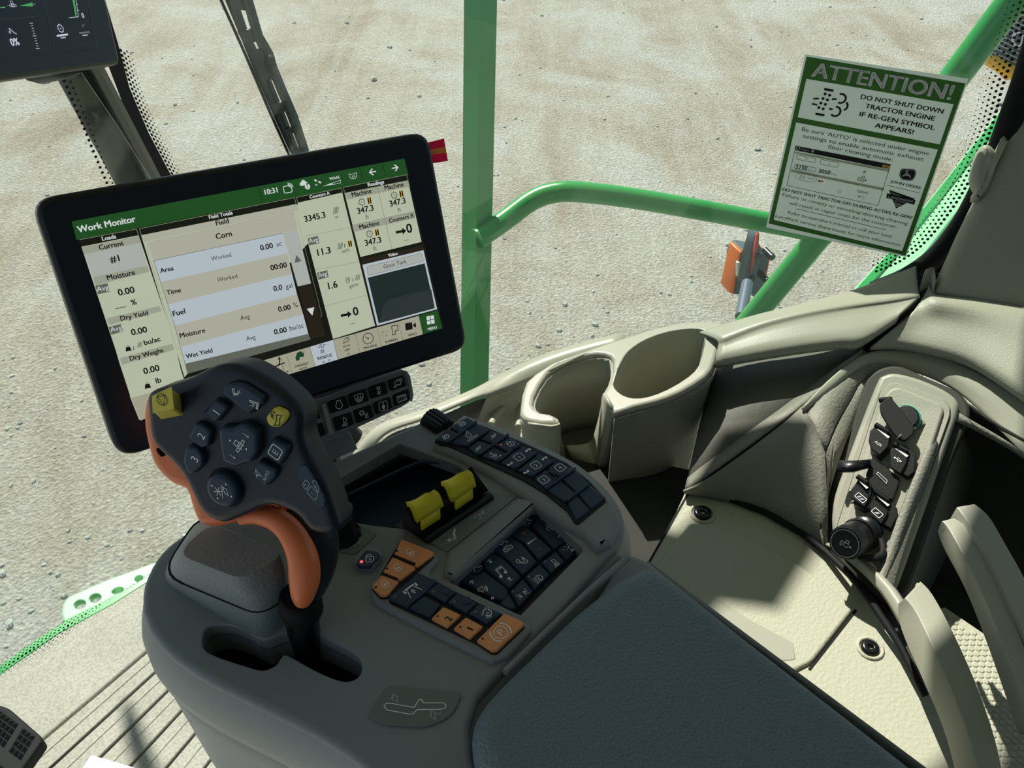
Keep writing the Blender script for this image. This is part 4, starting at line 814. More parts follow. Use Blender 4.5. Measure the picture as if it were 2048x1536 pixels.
S.obj('screen', t, label='lit screen with green title bar and data columns')
m = M(); m.plate(MP.up(-.012), [(848,287),(888,277),(896,322),(856,328)], .0012, 'tab_pink', 0); m.plate(MP.up(-.0108), [(851,301),(891,293),(893,305),(853,311)], .0003, 'tab_orange', 0)
o = m.obj('index_tab', label='pink and orange sticky index tab on the upper right edge of the large display', cat='sticker')
# bracket body behind the display
m = M(); m.plate(MP.up(-.06), [(330,520),(700,450),(760,700),(470,800)], .038, 'black_plastic', .01); m.obj('rear_housing', t)
m = M(); m.tube([MP.up(-.05).hit(560,700), MP.up(-.09).hit(600,820), P(640,930,.66)], .022, 'black_plastic', 12); m.obj('mount_arm', t)
# ---- second display
k6 = K(0, 0, 5.689)
q2 = [(-300,-220),(180,-300),(243,128),(-240,190)]
o2 = D(243,128,.80); d1 = (MP.x); d2 = (MP.y)
SP2 = Pl(o2, o2 + d1, o2 + d2)
# choose its lower edge along the photographed direction
SP2 = Pl(o2, D(-20, 160, .66), o2 + d2*1.0)
t = thing('corner_display', o2, 'smaller dark display with white symbols in the upper left corner, clamped to the pillar', 'display')
out = rnd([SP2.uv(*p) for p in ((-260,-330),(186,-330),(214,0),(243,128),(-60,171),(-260,190))], .006, 4)
m = M(); m.plate(SP2.up(-.02), out, .02, 'black_plastic', .004, uv=True, top='d_bg'); m.obj('frame', t)
S = M(); pl = SP2
R_([k6(-600,-900), k6(880,-900), k6(1110,560), k6(-600,720)], 'd_bg', 2)
for q in (((960,-100),(1090,520)), ((470,-100),(490,180)), ((480,-60),(610,560)), ((-300,250),(495,182))): S.stroke(pl, [k6(*z) for z in q], 1, 'd_line', L_(3))
S.stroke(pl, [k6(840,-60), k6(875,195), k6(768,205)], 1.1, 'd_txt', L_(4)); R_([k6(800,-40), k6(825,-40), k6(858,182), k6(840,184)], 'd_grn', 4)
S.stroke(pl, [k6(850,53), k6(872,51)], .8, 'd_txt', L_(4)); S.stroke(pl, [k6(862,124), k6(886,122)], .8, 'd_txt', L_(4))
Tx('0', k6(920,210), k6(944,207), 'd_txt'); Tx('0%', k6(112,527), k6(207,515), 'd_txt')
R_([k6(205,70), k6(352,32), k6(360,78)], 'd_grn', 4); R_([k6(-60,92), k6(40,80), k6(40,96)], 'd_grn', 4); S.stroke(pl, [k6(365,52), k6(382,50)], .8, 'd_txt', L_(4))
Ic('headerhat', k6(122,62), 9, 'd_txt', d=(1,-.05)); Ic('gear', k6(668,328), 10, 'd_txt')
S.stroke(pl, [k6(85,330), k6(172,390)], 3.2, 'd_txt', L_(4)); S.stroke(pl, [k6(90,335), k6(168,387)], 1.6, 'd_bg', L_(5)); S.disc(pl, k6(90,372), 2.6, 'd_txt', L_(5), 10, 1.4)
for i in range(11): S.stroke(pl, [k6(330+i*7.5 - (12 if i % 5 == 0 else 0), 269+i*28.8), k6(350+i*7.5 + (8 if i % 5 == 0 else 0), 267+i*28.8)], 1, 'd_txt', L_(4))
R_([k6(627,402), k6(755,384), k6(758,405), k6(630,423)], 'd_txt', 4); R_([k6(883,372), k6(1003,357), k6(1005,378), k6(887,392)], 'd_grey', 4)
Tx('---', k6(677,458), k6(733,450), 'd_txt'); Tx('---', k6(928,430), k6(985,423), 'd_txt'); Ic('stripes', k6(925,297), 7, 'd_grey')
S.obj('screen', t, label='dark lit screen with gauges')
m = M(); m.plate(SP2.up(-.045), k6((560,790),(990,740),(1000,800),(900,870),(760,892),(620,850)), .03, 'black_gloss', .006); m.obj('clamp', t)
m = M(); m.plate(SP2.up(-.03), k6((838,755),(1220,690),(1330,740),(1240,760),(860,795)), .012, 'beige_dark', .003); m.obj('lower_trim', t, label='grey lower trim')
# ---- notice taped to the window
Q1, Q2 = K(1540,90,4.876), K(1500,280,5.12)
t = thing('notice', PQ[3], 'green and white ATTENTION notice taped to the side window', 'notice')
mat('ink', '101216', .5, .3); mat('ink_gold', 'c99a3c', .5); mat('ink_red', 'c0262c', .5); mat('ink_grey', '7c8582', .5)
m = M(); m.plate(PP.up(-.0006), [PP.uv(*p) for p in ((1610,108),(1937,158),(1812,514),(1532,455))], .0006, 'paper', 0, uv=True); m.obj('sheet', t)
S = M(); pl = PP; H = .00025
dP = (1, .19)
S.plate(PP, [Q1(357,113), Q1(1907,375), Q2(1590,1183), Q2(190,855)], .0002, 'paper_green', 0, holes=[[Q1(355,330), Q1(1790,578), Q1(1655,970), Q1(270,705)], [Q1(255,755), Q1(1637,1020), Q2(1557,1137), Q2(242,818)]], base=False)
Tp = lambda s_, a, b, m_='ink', bold=False, l=3, cap=None: S.text(pl, s_, a, b, m_, bold, h=L_(l), cap=cap)
Tp('ATTENTION!', Q1(400,302), Q1(1760,533), 'ink_white', True, cap=29)
for s_, a, b in (('DO NOT SHUT DOWN', (880,522), (1685,668)), ('TRACTOR ENGINE', (925,612), (1600,738)), ('IF RE-GEN SYMBOL', (868,690), (1600,828)), ('APPEARS!', (1015,800), (1395,870))): Tp(s_, Q1(*a), Q1(*b), bold=True, cap=9.5)
for s_, a, b in (("Be sure 'AUTO' is selected under engine", (307,835), (1545,1075)), ('settings to enable automatic exhaust', (318,900), (1493,1130)), ('filter cleaning mode.', (562,1005), (1195,1135))): Tp(s_, Q1(*a), Q1(*b), cap=8.2)
S.icon(pl, 'regen', Q1(545,560), 30, dP, 'ink', L_(3))
Tp('DO NOT SHUT TRACTOR OFF DURING ACTIVE RE-GEN!', Q2(330,515), Q2(1655,808), bold=True, cap=6.3)
for s_, a, b in (('Failure to comply or canceling/aborting cleaning', (332,570), (1610,870)), ('will result in repair costs for the customer.', (400,655), (1500,903)), ('Refer to operators manual or call your local', (385,752), (1448,1000)), ('LandMark service department for more information.', (260,788), (1545,1090))): Tp(s_, Q2(*a), Q2(*b), cap=6.8)
S.stroke(pl, [Q2(480,703), Q2(1390,917)], 1, 'ink', L_(3))
pan = [Q2(470,58), Q2(1440,248), Q2(1310,668), Q2(378,463)]
R_([Q2(467,118), Q2(1428,300), Q2(1422,325), Q2(460,135)], 'ink_tan', 3); R_([Q2(425,297), Q2(1375,490), Q2(1365,517), Q2(415,322)], 'ink_tan', 3)
R_([Q2(470,58), Q2(1440,248), Q2(1428,298), Q2(464,103)], 'ink', 3); S.stroke(pl, pan, .9, 'ink', L_(4), True)
R_(rnd([Q2(1360,245), Q2(1438,262), Q2(1425,295), Q2(1352,282)], 3), 'ink_gold', 4); Tp('X', Q2(1383,278), Q2(1402,282), bold=True, l=5); Tp('Engine', Q2(525,98), Q2(605,113), 'paper', l=5); S.disc(pl, Q2(643,110), 3, 'paper', L_(5)); S.disc(pl, Q2(494,82), 4, 'paper', L_(5), 12, 2.6)
for c_ in ([(480,148),(675,187),(668,232),(478,193)], [(722,195),(910,232),(900,280),(718,243)], [(460,240),(680,285),(668,332),(452,290)]): S.stroke(pl, rnd([Q2(*z) for z in c_], 5), .8, 'ink', L_(4), True)
Tp('Q', Q2(566,195), Q2(586,199)); Tp('Q', Q2(802,243), Q2(822,247)); Tp('2150', Q2(465,288), Q2(583,306), bold=True); Tp('n/min', Q2(592,306), Q2(652,318)); Tp('2050', Q2(697,332), Q2(820,352), bold=True); Tp('n/min', Q2(822,350), Q2(883,363))
Tp('Field Cruise', Q2(645,160), Q2(752,180)); Tp('Rear PTO', Q2(1143,262), Q2(1232,280)); Tp('Exhaust Filter Cleaning', Q2(490,326), Q2(690,368)); Tp('Engine Power', Q2(990,437), Q2(1112,460)); Tp('0', Q2(1158,337), Q2(1180,342), bold=True)
S.stroke(pl, ell(Q2(573,383), 22, 7.5, .19, 20), .8, 'ink_grey', L_(4), True); S.icon(pl, 'regen', Q2(525,375), 5, dP, 'ink', L_(4)); Tp('AUTO', Q2(590,398), Q2(655,410)); S.icon(pl, 'fatarrow', Q2(723,418), 5.5, (-1,-.1), 'ink_red', L_(4))
S.icon(pl, 'tractor', Q2(1140,392), 8, dP, 'ink', L_(4)); Tp('n/min', Q2(1115,420), Q2(1175,432)); Tp('1525.4 h', Q2(1098,530), Q2(1207,552), bold=True); Tp('H', Q2(1103,585), Q2(1125,590), bold=True); S.disc(pl, Q2(1153,582), 3, 'ink_grey', L_(4), 12, 2.3); S.disc(pl, Q2(914,524), 3.6, 'ink_grey', L_(4), 12, 2.8)
R_(rnd([Q2(1545,288), Q2(1690,300), Q2(1703,345), Q2(1665,418), Q2(1550,405), Q2(1527,358)], 6), 'ink', 3); S.stroke(pl, rnd([Q2(1553,297), Q2(1683,309), Q2(1693,345), Q2(1660,408), Q2(1555,396), Q2(1537,355)], 5), .7, 'paper', L_(4), True); S.icon(pl, 'deer', Q2(1612,358), 12, dP, 'paper', L_(4))
Tp('JOHN DEERE', Q2(1433,432), Q2(1748,502), bold=True, cap=5.6); S.stroke(pl, [Q2(1405,462), Q2(1747,543)], .9, 'ink', L_(3))
R_([Q2(1422,505), Q2(1690,600), Q2(1495,700)], 'ink', 3); R_([Q2(1437,525), Q2(1560,575), Q2(1470,560)], 'ink_grey', 4); 
for a, b, c_, d_ in (((1475,640),(1540,650),(1560,662),(1480,655)), ((1482,665),(1545,668),(1530,678),(1488,680))): R_([Q2(*a), Q2(*b), Q2(*c_), Q2(*d_)], 'paper', 4)
R_([Q2(1402,540), Q2(1697,610), Q2(1682,658), Q2(1397,590)], 'ink', 5); Tp('LANDMARK', Q2(1413,588), Q2(1675,640), 'paper', True, 6, cap=5.5); Tp('IMPLEMENT', Q2(1478,625), Q2(1612,650), 'paper', False, 6)
S.obj('print', t, label='printed warning text and emblems')
# ================================================================ armrest console
c1 = K(820,800,4.452); c2 = K(660,1020,5.12); c3 = K(860,980,5.689); c4 = K(560,720,6.827); c5 = K(640,850,4.452); c6 = K(260,1000,2.767); e1 = K(270,720,4.518)
CZ = .73
C0 = HP(CZ)
t = thing('armrest_console', P(800, 1150, .40), 'dark grey operator console with keypads, two yellow paddles and a shift gate', 'console'); CON = t
TOP = spl([(284,1222),(286,1170),(312,1115),(350,1078),(405,1046),(520,990),(600,952)], 3, False) + [(715,899),(838,843),(862,846),(890,855),(928,826)] + spl([(977,843),(1045,870),(1112,901),(1157,926),(1190,952),(1220,982),(1242,1016),(1249,1050),(1244,1080),(1210,1116)], 3, False) + [(1120,1225),(1010,1335),(955,1395),(938,1450),(943,1500),(960,1580),(830,1600)] + spl([(760,1560),(700,1512),(620,1462),(520,1412),(420,1362),(345,1312),(300,1262)], 3, False)
SLOT = spl(c6((405,760),(430,705),(490,690),(560,695),(640,722),(740,775),(850,738),(930,735),(1020,740),(1170,810),(1255,860),(1285,915),(1270,970),(1220,1000),(1150,995),(1020,940),(872,858),(838,870),(805,915),(735,940),(650,920),(430,842)), 3)
TRAY = [(640,1040),(615,960)] + c5((700,118),(1240,345),(1480,590),(940,1035),(780,930),(450,890),(240,850))
TRAY = [(648,1015),(650,972)] + c5((705,165),(1240,360),(1475,590),(930,1040),(780,925),(460,890),(240,850),(120,830))
RAD = c3((225,1045),(1190,160),(1240,200),(1730,655),(1740,690),(1030,1420),(820,1320))
m = M()
m.plate(C0.up(-.014), TOP, .014, 'console', .0055, holes=[SLOT, TRAY, RAD], seg=5, base=False); m.obj('shell', t)
# walls of the hollow console under its openings
for lp_ in (SLOT, RAD):
    m = M(); q = [C0.uv(*p) for p in lp_]; m.loft([[C0.w(u, v, h_) for u, v in q] for h_ in (-.012, -.034)], 'console', close=True); m.obj('opening_wall', t)
# outer body below the rim, down to the floor
tq = ccw([C0.uv(*p) for p in TOP])
def brow(o_, z): return [Vector((u, v, z)) for u, v in inset(tq, -o_)]
m = M(); m.loft([brow(o_, z) for o_, z in ((0,.7185),(.004,.712),(.008,.700),(.0095,.686),(.009,.672),(.005,.667),(.002,.663))], 'console_light', close=True); m.obj('side_rim', t)
m = M(); m.loft([brow(o_, z) for o_, z in ((.004,.665),(.006,.662),(.005,.64),(0,.52),(-.012,.36),(-.03,.12),(-.04,.02))], 'console_light', close=True); m.obj('lower_skirt', t, label='lower side panel, floor bounce put into its paler grey')
# tray: sloped far wall, navy bin
rim = [(640,968)] + c5((700,150),(1250,342),(1485,590)); inn = [(628,1010)] + c5((850,330),(1225,375),(1440,640))
m = M(); m.loft([[P(x, y, CZ-.004) for x, y in rim], [P(x, y, CZ-.05) for x, y in [(632,1030)] + c5((820,335),(1190,375),(1400,640))]], 'console_light'); m.obj('tray_wall', t, solid=.002)
m = M(); m.loft([[P(x, y, CZ-.006) for x, y in c5((-150,800),(450,510),(850,330),(1010,322),(1250,355),(1230,410))], [P(x, y, CZ-.045) for x, y in c5((-150,830),(450,560),(850,380),(1010,372),(1220,400),(1225,440))]], 'bin_navy', 3, 1); m.obj('bin_rim', t, solid=.002)
m = M(); m.plate(HP(CZ-.048), [(560,1100),(560,960)] + c5((650,200),(1300,260),(1600,640),(950,1150)), .004, 'bin_navy', 0)
m.obj('bin_floor', t)
m = M(); m.plate(HP(CZ-.11), [(380,1180),(860,1200),(860,1480),(380,1440)], .004, 'rubber', 0); m.obj('gate_floor', t)
# ---- raised bezels
m = M(); m.plate(C0.up(-.001), rnd(c2((400,800),(440,700),(560,500),(700,290),(800,290),(1080,420),(1120,500),(1000,640),(1110,720),(1800,1040),(2060,1160),(2070,1230),(1830,1500),(1660,1560),(900,1180),(440,940)), 8), .006, 'console', .004); m.obj('keypad_bezel', t)
bz2 = [(892,862),(928,829)] + spl([(975,846),(1043,873),(1110,904),(1154,929),(1186,955),(1216,985),(1237,1018),(1243,1050)], 2, False) + [(1225,1085),(1195,1100),(1170,1070),(1130,1050),(1060,1000),(990,952),(900,905),(862,890)]
m = M(); m.plate(C0.up(-.001), rnd(bz2, 5), .008, 'console', .006, seg=5); m.obj('keypad_bezel', t)
def button(par_, pl, pts, mt, r=4, th=.004, bev=.0012, icons=(), lab=None, name='button', h=0, led=None):
    m = M(); q = [pl.uv(*p) for p in pts]; k = pl.px(pts[0])
    m.plate(pl, rnd(q, r*k, 3), th, mt, bev, uv=True, h=h, seg=2, base=False)
    ph = h + th + .0003
    for ic in icons:
        m.icon(pl, ic[0], ic[1], ic[2], ic[3] if len(ic) > 3 else (1, -.66), ic[4] if len(ic) > 4 else 'print_white', ph)
    if led: m.disc(pl, led[0], led[1], led[2], ph)
    return m.obj(name, par_, label=lab)
# ---- right keypad
KP = C0.up(.007)
m = M(); m.plate(KP, rnd(c1((213,375),(470,165),(520,175),(900,330),(1150,440),(1400,560),(1600,720),(1745,880),(1740,905),(1500,1103),(1470,1098),(1400,990),(1210,835),(1000,710),(600,525),(350,412)), 2), .0015, 'key_base', .0008); kp = m.obj('keypad', t, label='long dark keypad along the right edge')
up_ = (1, -.62)
B1 = [(((355,262),(510,172),(585,215),(440,308)), [('gearspin',(470,235),8)], None),
 (((222,372),(340,278),(432,317),(345,402)), [('gearspin',(325,350),8)], None),
 (((358,405),(590,222),(700,292),(512,432)), [('engn',(515,340),9), ('nmin',(556,358),8.5,(1,-.58))], None),
 (((630,365),(710,298),(862,332),(752,412)), [('stripes',(745,345),8)], None),
 (((512,442),(612,380),(742,425),(610,515)), [('stripes',(610,455),8)], None),
 (((772,415),(872,335),(988,422),(892,490)), [('lock',(888,412),8)], ((810,420),2.3,'led_dim')),
 (((622,517),(750,437),(875,497),(792,572)), [('tree',(755,515),9)], None),
 (((802,577),(895,500),(1000,432),(1130,492),(942,637)), [('b1',(972,530),10), ('chev',(1050,470),5.5), ('chev',(890,592),5.5,(-1,.62))], None),
 (((952,642),(1142,502),(1280,565),(1092,707)), [('b2',(1120,603),10), ('chev',(1197,543),5.5), ('chev',(1035,665),5.5,(-1,.62))], None),
 (((1102,713),(1215,632),(1318,708),(1210,820)), [('b3',(1190,733),10)], None),
 (((1225,625),(1292,572),(1462,637),(1328,706)), [('b4',(1335,625),10)], None),
 (((1350,722),(1472,642),(1592,772),(1480,838)), [], None), (((1218,822),(1336,738),(1468,848),(1388,932)), [], None),
 (((1490,848),(1602,783),(1738,885),(1612,992)), [], None), (((1402,940),(1480,860),(1602,1000),(1482,1096)), [], None)]
for pts, ics, led in B1:
    button(kp, KP, c1(*pts), 'key', 2, .0032, .001, [(i[0], c1(*i[1]), i[2], i[3] if len(i) > 3 else up_) for i in ics], led=(c1(*led[0]), led[1], led[2]) if led else None)
for a, b in (((500,438),(700,298)),((345,402),(590,222)),((612,518),(875,338)),((795,567),(885,498)),((925,462),(985,428)),((938,635),(1130,495)),((1090,703),(1280,568)),((1210,822),(1468,638)),((1392,928),(1588,778)),((1235,665),(1295,695)),((750,420),(885,490))):
    m = M(); A, B = KP.uv(*c1(*a)), KP.uv(*c1(*b)); m.tube([KP.w(*A, .0045), KP.w(*B, .0045)], .0014, 'key', 8); m.obj('ridge', kp)
# thumb wheel
m = M(); a, b = P(858,842,CZ+.004), P(888,862,CZ+.004); ax = (b-a).normalized(); cen = P(874,850,CZ-.003)
n = 36; prof = []
side = Vector((ax.y, -ax.x, 0)); 
rings = []
for s_ in (-.0125, -.011, .011, .0125):
    rr = .0115 if abs(s_) > .012 else .0135
    rings.append([cen + ax*s_ + (side*math.cos(q*2*math.pi/n) + Vector((0,0,1))*math.sin(q*2*math.pi/n))*(rr - (.0012 if q % 2 else 0)) for q in range(n)])
m.loft(rings, 'black_plastic', close=True, smooth=False); m.cap(rings[0], 'black_plastic'); m.cap(rings[-1], 'black_plastic'); m.obj('thumb_wheel', t, label='black knurled thumb wheel')
# ---- climate and radio panel
RP = C0.up(-.016)
m = M(); m.plate(RP.up(-.004), c3((150,1100),(1190,120),(1800,650),(1800,750),(1030,1500),(800,1380)), .004, 'key_base', 0); rp = m.obj('keypad', t, label='sunken black climate and radio keypad')
up3 = (1, -.72)
B3 = [(((1008,405),(1080,335),(1150,290),(1192,372),(1112,452),(992,430)), [('defog',(1090,392),9)]),
 (((1195,285),(1242,232),(1605,570),(1412,708),(1165,440),(1205,370)), [('plus',(1280,365),4.5), ('fan',(1377,455),9), ('minus',(1470,562),4.5)]),
 (((885,518),(985,448),(1122,468),(1392,712),(1238,832),(1062,632)), [('plus',(1062,530),4.5,None,'print_red'), ('thermo',(1160,620),9,(1,.9)), ('minus',(1243,716),4.5,None,'print_blue')]),
 (((680,688),(868,533),(1050,645),(1222,848),(1052,1008),(882,830)), [('talk',(860,682),12), ('hangup',(1045,848),10)]),
 (((572,780),(665,712),(868,838),(1040,1018),(902,1158),(622,922)), [('next',(685,852),6), ('note',(812,965),11), ('next',(905,1052),6,(-1,.72))]),
 (((380,958),(552,785),(608,920),(542,985)), [('mute',(510,903),10)]),
 (((270,1048),(372,970),(545,998),(612,948),(882,1158),(880,1245),(820,1300)), [('plus',(475,1085),5), ('volume',(600,1168),9,(1,-.2)), ('plus',(712,1268),4)]),
 (((1442,708),(1618,585),(1728,678),(1545,838)), [('beacon',(1600,692),10)]), (((1262,858),(1428,728),(1540,845),(1372,988)), [('worklight',(1412,868),9)]),
 (((1075,1018),(1252,868),(1366,998),(1182,1180)), [('headlight',(1232,1048),10)]), (((912,1190),(1062,1032),(1176,1188),(1002,1378)), [('side',(1052,1225),10)]), (((780,1330),(905,1200),(995,1388),(900,1400)), [])]
for pts, ics in B3:
    button(rp, RP, c3(*pts), 'key', 3, .0045, .0014, [(i[0], c3(*i[1]), i[2], (i[3] if len(i) > 3 and i[3] else up3), i[4] if len(i) > 4 else 'print_white') for i in ics])
for q in ((1515,725),(1305,855),(1122,1028),(943,1195)):
    m = M(); m.disc(RP, c3(*q), 2.4, 'print_dim', .0052); m.obj('indicator', rp)
# ridge between the decal strip and the sunken panel
m = M(); m.plate(C0.up(-.001), rnd(c5((1090,1330),(1130,1120),(1740,640),(1900,650),(1945,690),(1190,1370)), 3), .005, 'console', .004); m.obj('ridge_trim', t)
m = M(); m.plate(C0, c5((985,1050),(1560,598),(1748,638),(1135,1125)), .0015, 'decal_grey', .0005)
m.icon(C0, 'arm', c5(1190,1010), 12, (1,-.75), 'print_white', .0018); m.icon(C0, 'tank', c5(1430,820), 12, (1,-.75), 'print_grey', .0018); m.icon(C0, 'wave', c5(1105,1068), 5, (1,-.3), 'print_grey', .0018); m.icon(C0, 'wave', c5(1515,762), 4, (1,-.3), 'print_grey', .0018)
m.obj('legend_strip', t, label='light grey legend strip in front of the paddles')
# ---- lower left keypad
LP = C0.up(.005); up2 = (1, -.78)
m = M(); m.plate(LP, rnd(c2((425,812),(650,425),(722,318),(760,320),(1052,448),(1072,478),(600,902),(520,908)), 3), .0012, 'key_base', .0006); lk = m.obj('keypad', t, label='wedge of three orange engine speed keys')
for pts, ic, nm, led in ((((658,492),(735,325),(1050,450),(1068,480),(892,612)), (825,467), (885,492), (690,452)), (((542,672),(648,508),(884,618),(722,748)), (698,625), (757,652), (590,632)), (((432,812),(534,690),(712,756),(592,900),(520,904)), (568,792), (625,818), (475,823))):
    m = M(); q = [LP.uv(*p) for p in c2(*pts)]; m.plate(LP, rnd(q, .0018, 3), .004, 'orange_key', .0008, uv=True, base=False)
    m.icon(LP, 'enginefast', c2(*ic), 9, (1,-.45), 'print_white', .0043); m.icon(LP, 'nmin', c2(*nm), 6.5, (1,-1.25), 'print_grey', .0043); m.disc(LP, c2(*led), 2.6, 'print_dark', .0043); m.obj('button', lk, label='orange engine speed key')
for a, b in (((652,497),(875,590)), ((542,682),(695,745))):
    m = M(); m.tube([LP.w(*LP.uv(*c2(*a)), .0042), LP.w(*LP.uv(*c2(*b)), .0042)], .0012, 'key_base', 8); m.obj('ridge', lk)
m = M(); m.plate(LP, rnd(c2((598,915),(890,668),(930,662),(1110,745),(1780,1072),(1975,1155),(1998,1200),(1710,1475),(1655,1475),(1500,1372),(620,955)), 3), .0012, 'key_base', .0006); lk = m.obj('keypad', t, label='lower keypad with dark keys and three orange keys')
B2 = [(((606,915),(905,672),(1108,755),(970,882),(796,1022),(622,945)), [('header',(840,848),14,(1,-.75))], 'key', (675,915)),
 (((812,1028),(968,905),(1130,992),(1030,1122)), [], 'key', None), (((985,868),(1118,765),(1288,868),(1180,972)), [], 'key', (1060,868)),
 (((1202,970),(1305,880),(1508,980),(1398,1082)), [], 'key', (1275,970)), (((1420,1085),(1528,985),(1758,1085),(1610,1192)), [('mud',(1612,1080),11,(1,-.3))], 'key', (1495,1075)),
 (((1040,1138),(1162,1018),(1342,1100),(1205,1228)), [('n2b',(1212,1145),8,(.62,-1))], 'orange_key', (1105,1120)),
 (((1265,1243),(1392,1125),(1568,1218),(1436,1342)), [('n1b',(1435,1248),8,(.62,-1))], 'orange_key', (1335,1230)),
 (((1502,1366),(1785,1085),(1970,1165),(1990,1200),(1708,1470),(1658,1470)), [('park',(1748,1285),18,(1,-.9))], 'orange_key', (1563,1350))]
for pts, ics, mt, led in B2:
    button(lk, LP, c2(*pts), mt, 2.5, .004, .001, [(i[0], c2(*i[1]), i[2], i[3]) for i in ics], led=(c2(*led), 2.4, 'print_dark' if mt == 'orange_key' else 'print_dim') if led else None, lab='orange key' if mt == 'orange_key' else None)
for q in ((1190,862),(1400,962)):
    m = M(); u, v = LP.uv(*c2(*q)); m.plate(LP, [(u+.004*math.cos(a), v+.004*math.sin(a)) for a in [i*math.pi/8 for i in range(16)]], .0012, 'key', .001, uv=True, h=.004, base=False); m.obj('dimple', lk)
# lock button, legend plate and selector knob behind the lever
m = M(); m.plate(C0, rnd([C0.uv(*p) for p in c2((235,560),(365,412),(510,440),(548,500),(440,640),(290,625))], .004, 3), .0065, 'console', .002, uv=True); m.obj('button_surround', t)
button(t, C0.up(.005), c2((265,560),(372,430),(498,448),(518,490),(412,606),(298,602)), 'key', 5, .003, .001, [('lock', c2(402,518), 10, (1,-.1))], led=(c2(327,555), 3.4, 'led_red'), lab='lock key with a lit red light')
m = M(); m.plate(C0, rnd([C0.uv(*p) for p in c2((60,420),(180,118),(485,242),(450,290),(255,462),(120,440))], .003, 3), .0012, 'decal_grey', .0004, uv=True)
for ic, q, s_ in (('arr',(230,385),8),('reel',(305,330),8),('arr',(350,280),7)): m.icon(C0, ic, c2(*q), s_, (1,-.6), 'print_grey', .0015)
m.obj('legend_plate', t)
m = M(); cc = P(680,1048,CZ+.015); n = 24
rg = [[cc + Vector((rr*math.cos(a)*(1-.06*(i % 2)), rr*math.sin(a)*(1-.06*(i % 2)), z)) for i, a in enumerate([2*math.pi*j/n for j in range(n)])] for rr, z in ((.017,-.014),(.0145,-.008),(.0135,.018),(.011,.021))]
m.loft(rg, 'black_gloss', close=True, smooth=False); m.cap(rg[-1], 'black_gloss'); m.obj('selector_knob', t, label='black knurled knob behind the lever')
# shift pattern legend
m = M(); m.plate(C0, rnd([C0.uv(*p) for p in c6((1308,1195),(1425,1030),(1845,1075),(1785,1200),(1650,1265),(1400,1252))], .006, 4), .002, 'decal_grey', .001, uv=True)
pth = c6((1407,1150),(1420,1135),(1445,1135),(1575,1158),(1598,1118),(1612,1112),(1625,1132),(1735,1132),(1750,1145),(1745,1160),(1725,1168),(1590,1170),(1570,1192),(1550,1195),(1425,1172))
m.stroke(C0, pth, 1.8, 'print_white', .0024, True); m.icon(C0, 'combine', c6(1470,1108), 8, (.2,-1), 'print_grey', .0024); m.icon(C0, 'arr', c6(1443,1110), 5, (-1,0), 'print_grey', .0024); m.icon(C0, 'combine', c6(1680,1200), 8, (.3,-1), 'print_grey', .0024); m.icon(C0, 'arr', c6(1705,1192), 6, (1,0), 'print_grey', .0024)
m.obj('legend_plate', t, label='grey plate with the lever shift pattern')
# paddles
pad_ax = None
def paddle(L, Rr, F0, F1, name, lab):
    """L,R ends of the top ridge; F0,F1 ends of the lower front edge (crop 5)"""
    A, B = P(*c5(*L), CZ+.047), P(*c5(*Rr), CZ+.047); C_, Dd = P(*c5(*F0), CZ+.028), P(*c5(*F1), CZ+.028)
    m = M(); rows = []
    for k in range(7):
        a = k/6; bl = math.sin(a*math.pi)*.006
        n_ = (B-A).normalized(); row = []
        for j in range(9):
            s_ = j/8; dip = -.004*math.sin(s_*math.pi)
            p = (A*(1-s_)+B*s_)*(1-a) + (C_*(1-s_)+Dd*s_)*a + Vector((0,0,bl+dip*(1-a)))
            row.append(p)
        rows.append(row)
    m.loft(rows, 'yellow', 1, 1)
    # groove line and drop tab
    g = M(); 
    o = m.obj('paddle', CON, label=lab, solid=.004)
    q0 = C_*.82 + Dd*.18; q1 = C_*.12 + Dd*.88; dn = Vector((0,-.002,-.012)); q2 = q1 + dn; q3 = q0 + dn
    g.loft([[q0, q1], [q3, q2]], 'yellow'); g.obj('tab', o, solid=.003)
    g = M(); g.tube([A*.7+C_*.3+Vector((0,0,.0052)) + (B-A)*.03, (A*.5+C_*.5)*.6+(B*.5+Dd*.5)*.4+Vector((0,0,.0045)), (B*.72+Dd*.28)+Vector((0,0,.005)) - (B-A)*.03], .0012, 'yellow_key', 6); g.obj('moulded_line', o)
    return o
paddle((775,728),(1010,580),(840,850),(1078,700), 'paddle', 'near yellow paddle')
paddle((1080,545),(1310,400),(1150,670),(1365,525), 'paddle', 'far yellow paddle')
def prism(tri_l, tri_r, mt, nm, lab=None, th=None):
    m = M(); m.loft([tri_l, tri_r], mt, close=True, smooth=False); m.cap(tri_l[::-1], mt); m.cap(tri_r, mt); return m.obj(nm, CON, label=lab, bevel=.0012)
def wedge(px_t, px_f, px_b, dx, w_):
    a, b, c = P(*c5(*px_t), CZ+.044), P(*c5(*px_f), CZ+.002), P(*c5(*px_b), CZ+.002)
    return [a, b, c], [p + dx*w_ for p in (a, b, c)]
axp = (P(*c5(1310,400), CZ+.047) - P(*c5(775,728), CZ+.047)).normalized()
for tpx, fpx, bpx, w_ in (((745,745),(935,1008),(735,905),.004), ((1020,572),(1205,800),(1000,790),.0105), ((1312,388),(1475,610),(1300,600),.004)):
    l, r = wedge(tpx, fpx, bpx, axp, w_); prism(l, r, 'black_plastic', 'paddle_cheek')
l = [P(*c5(850,880), CZ+.026), P(*c5(935,1008), CZ+.001), P(*c5(735,905), CZ+.001), P(*c5(770,760), CZ+.035)]
r = [P(*c5(1385,560), CZ+.026), P(*c5(1475,610), CZ+.001), P(*c5(1300,600), CZ+.001), P(*c5(1305,430), CZ+.035)]
prism(l, r, 'black_plastic', 'paddle_housing')
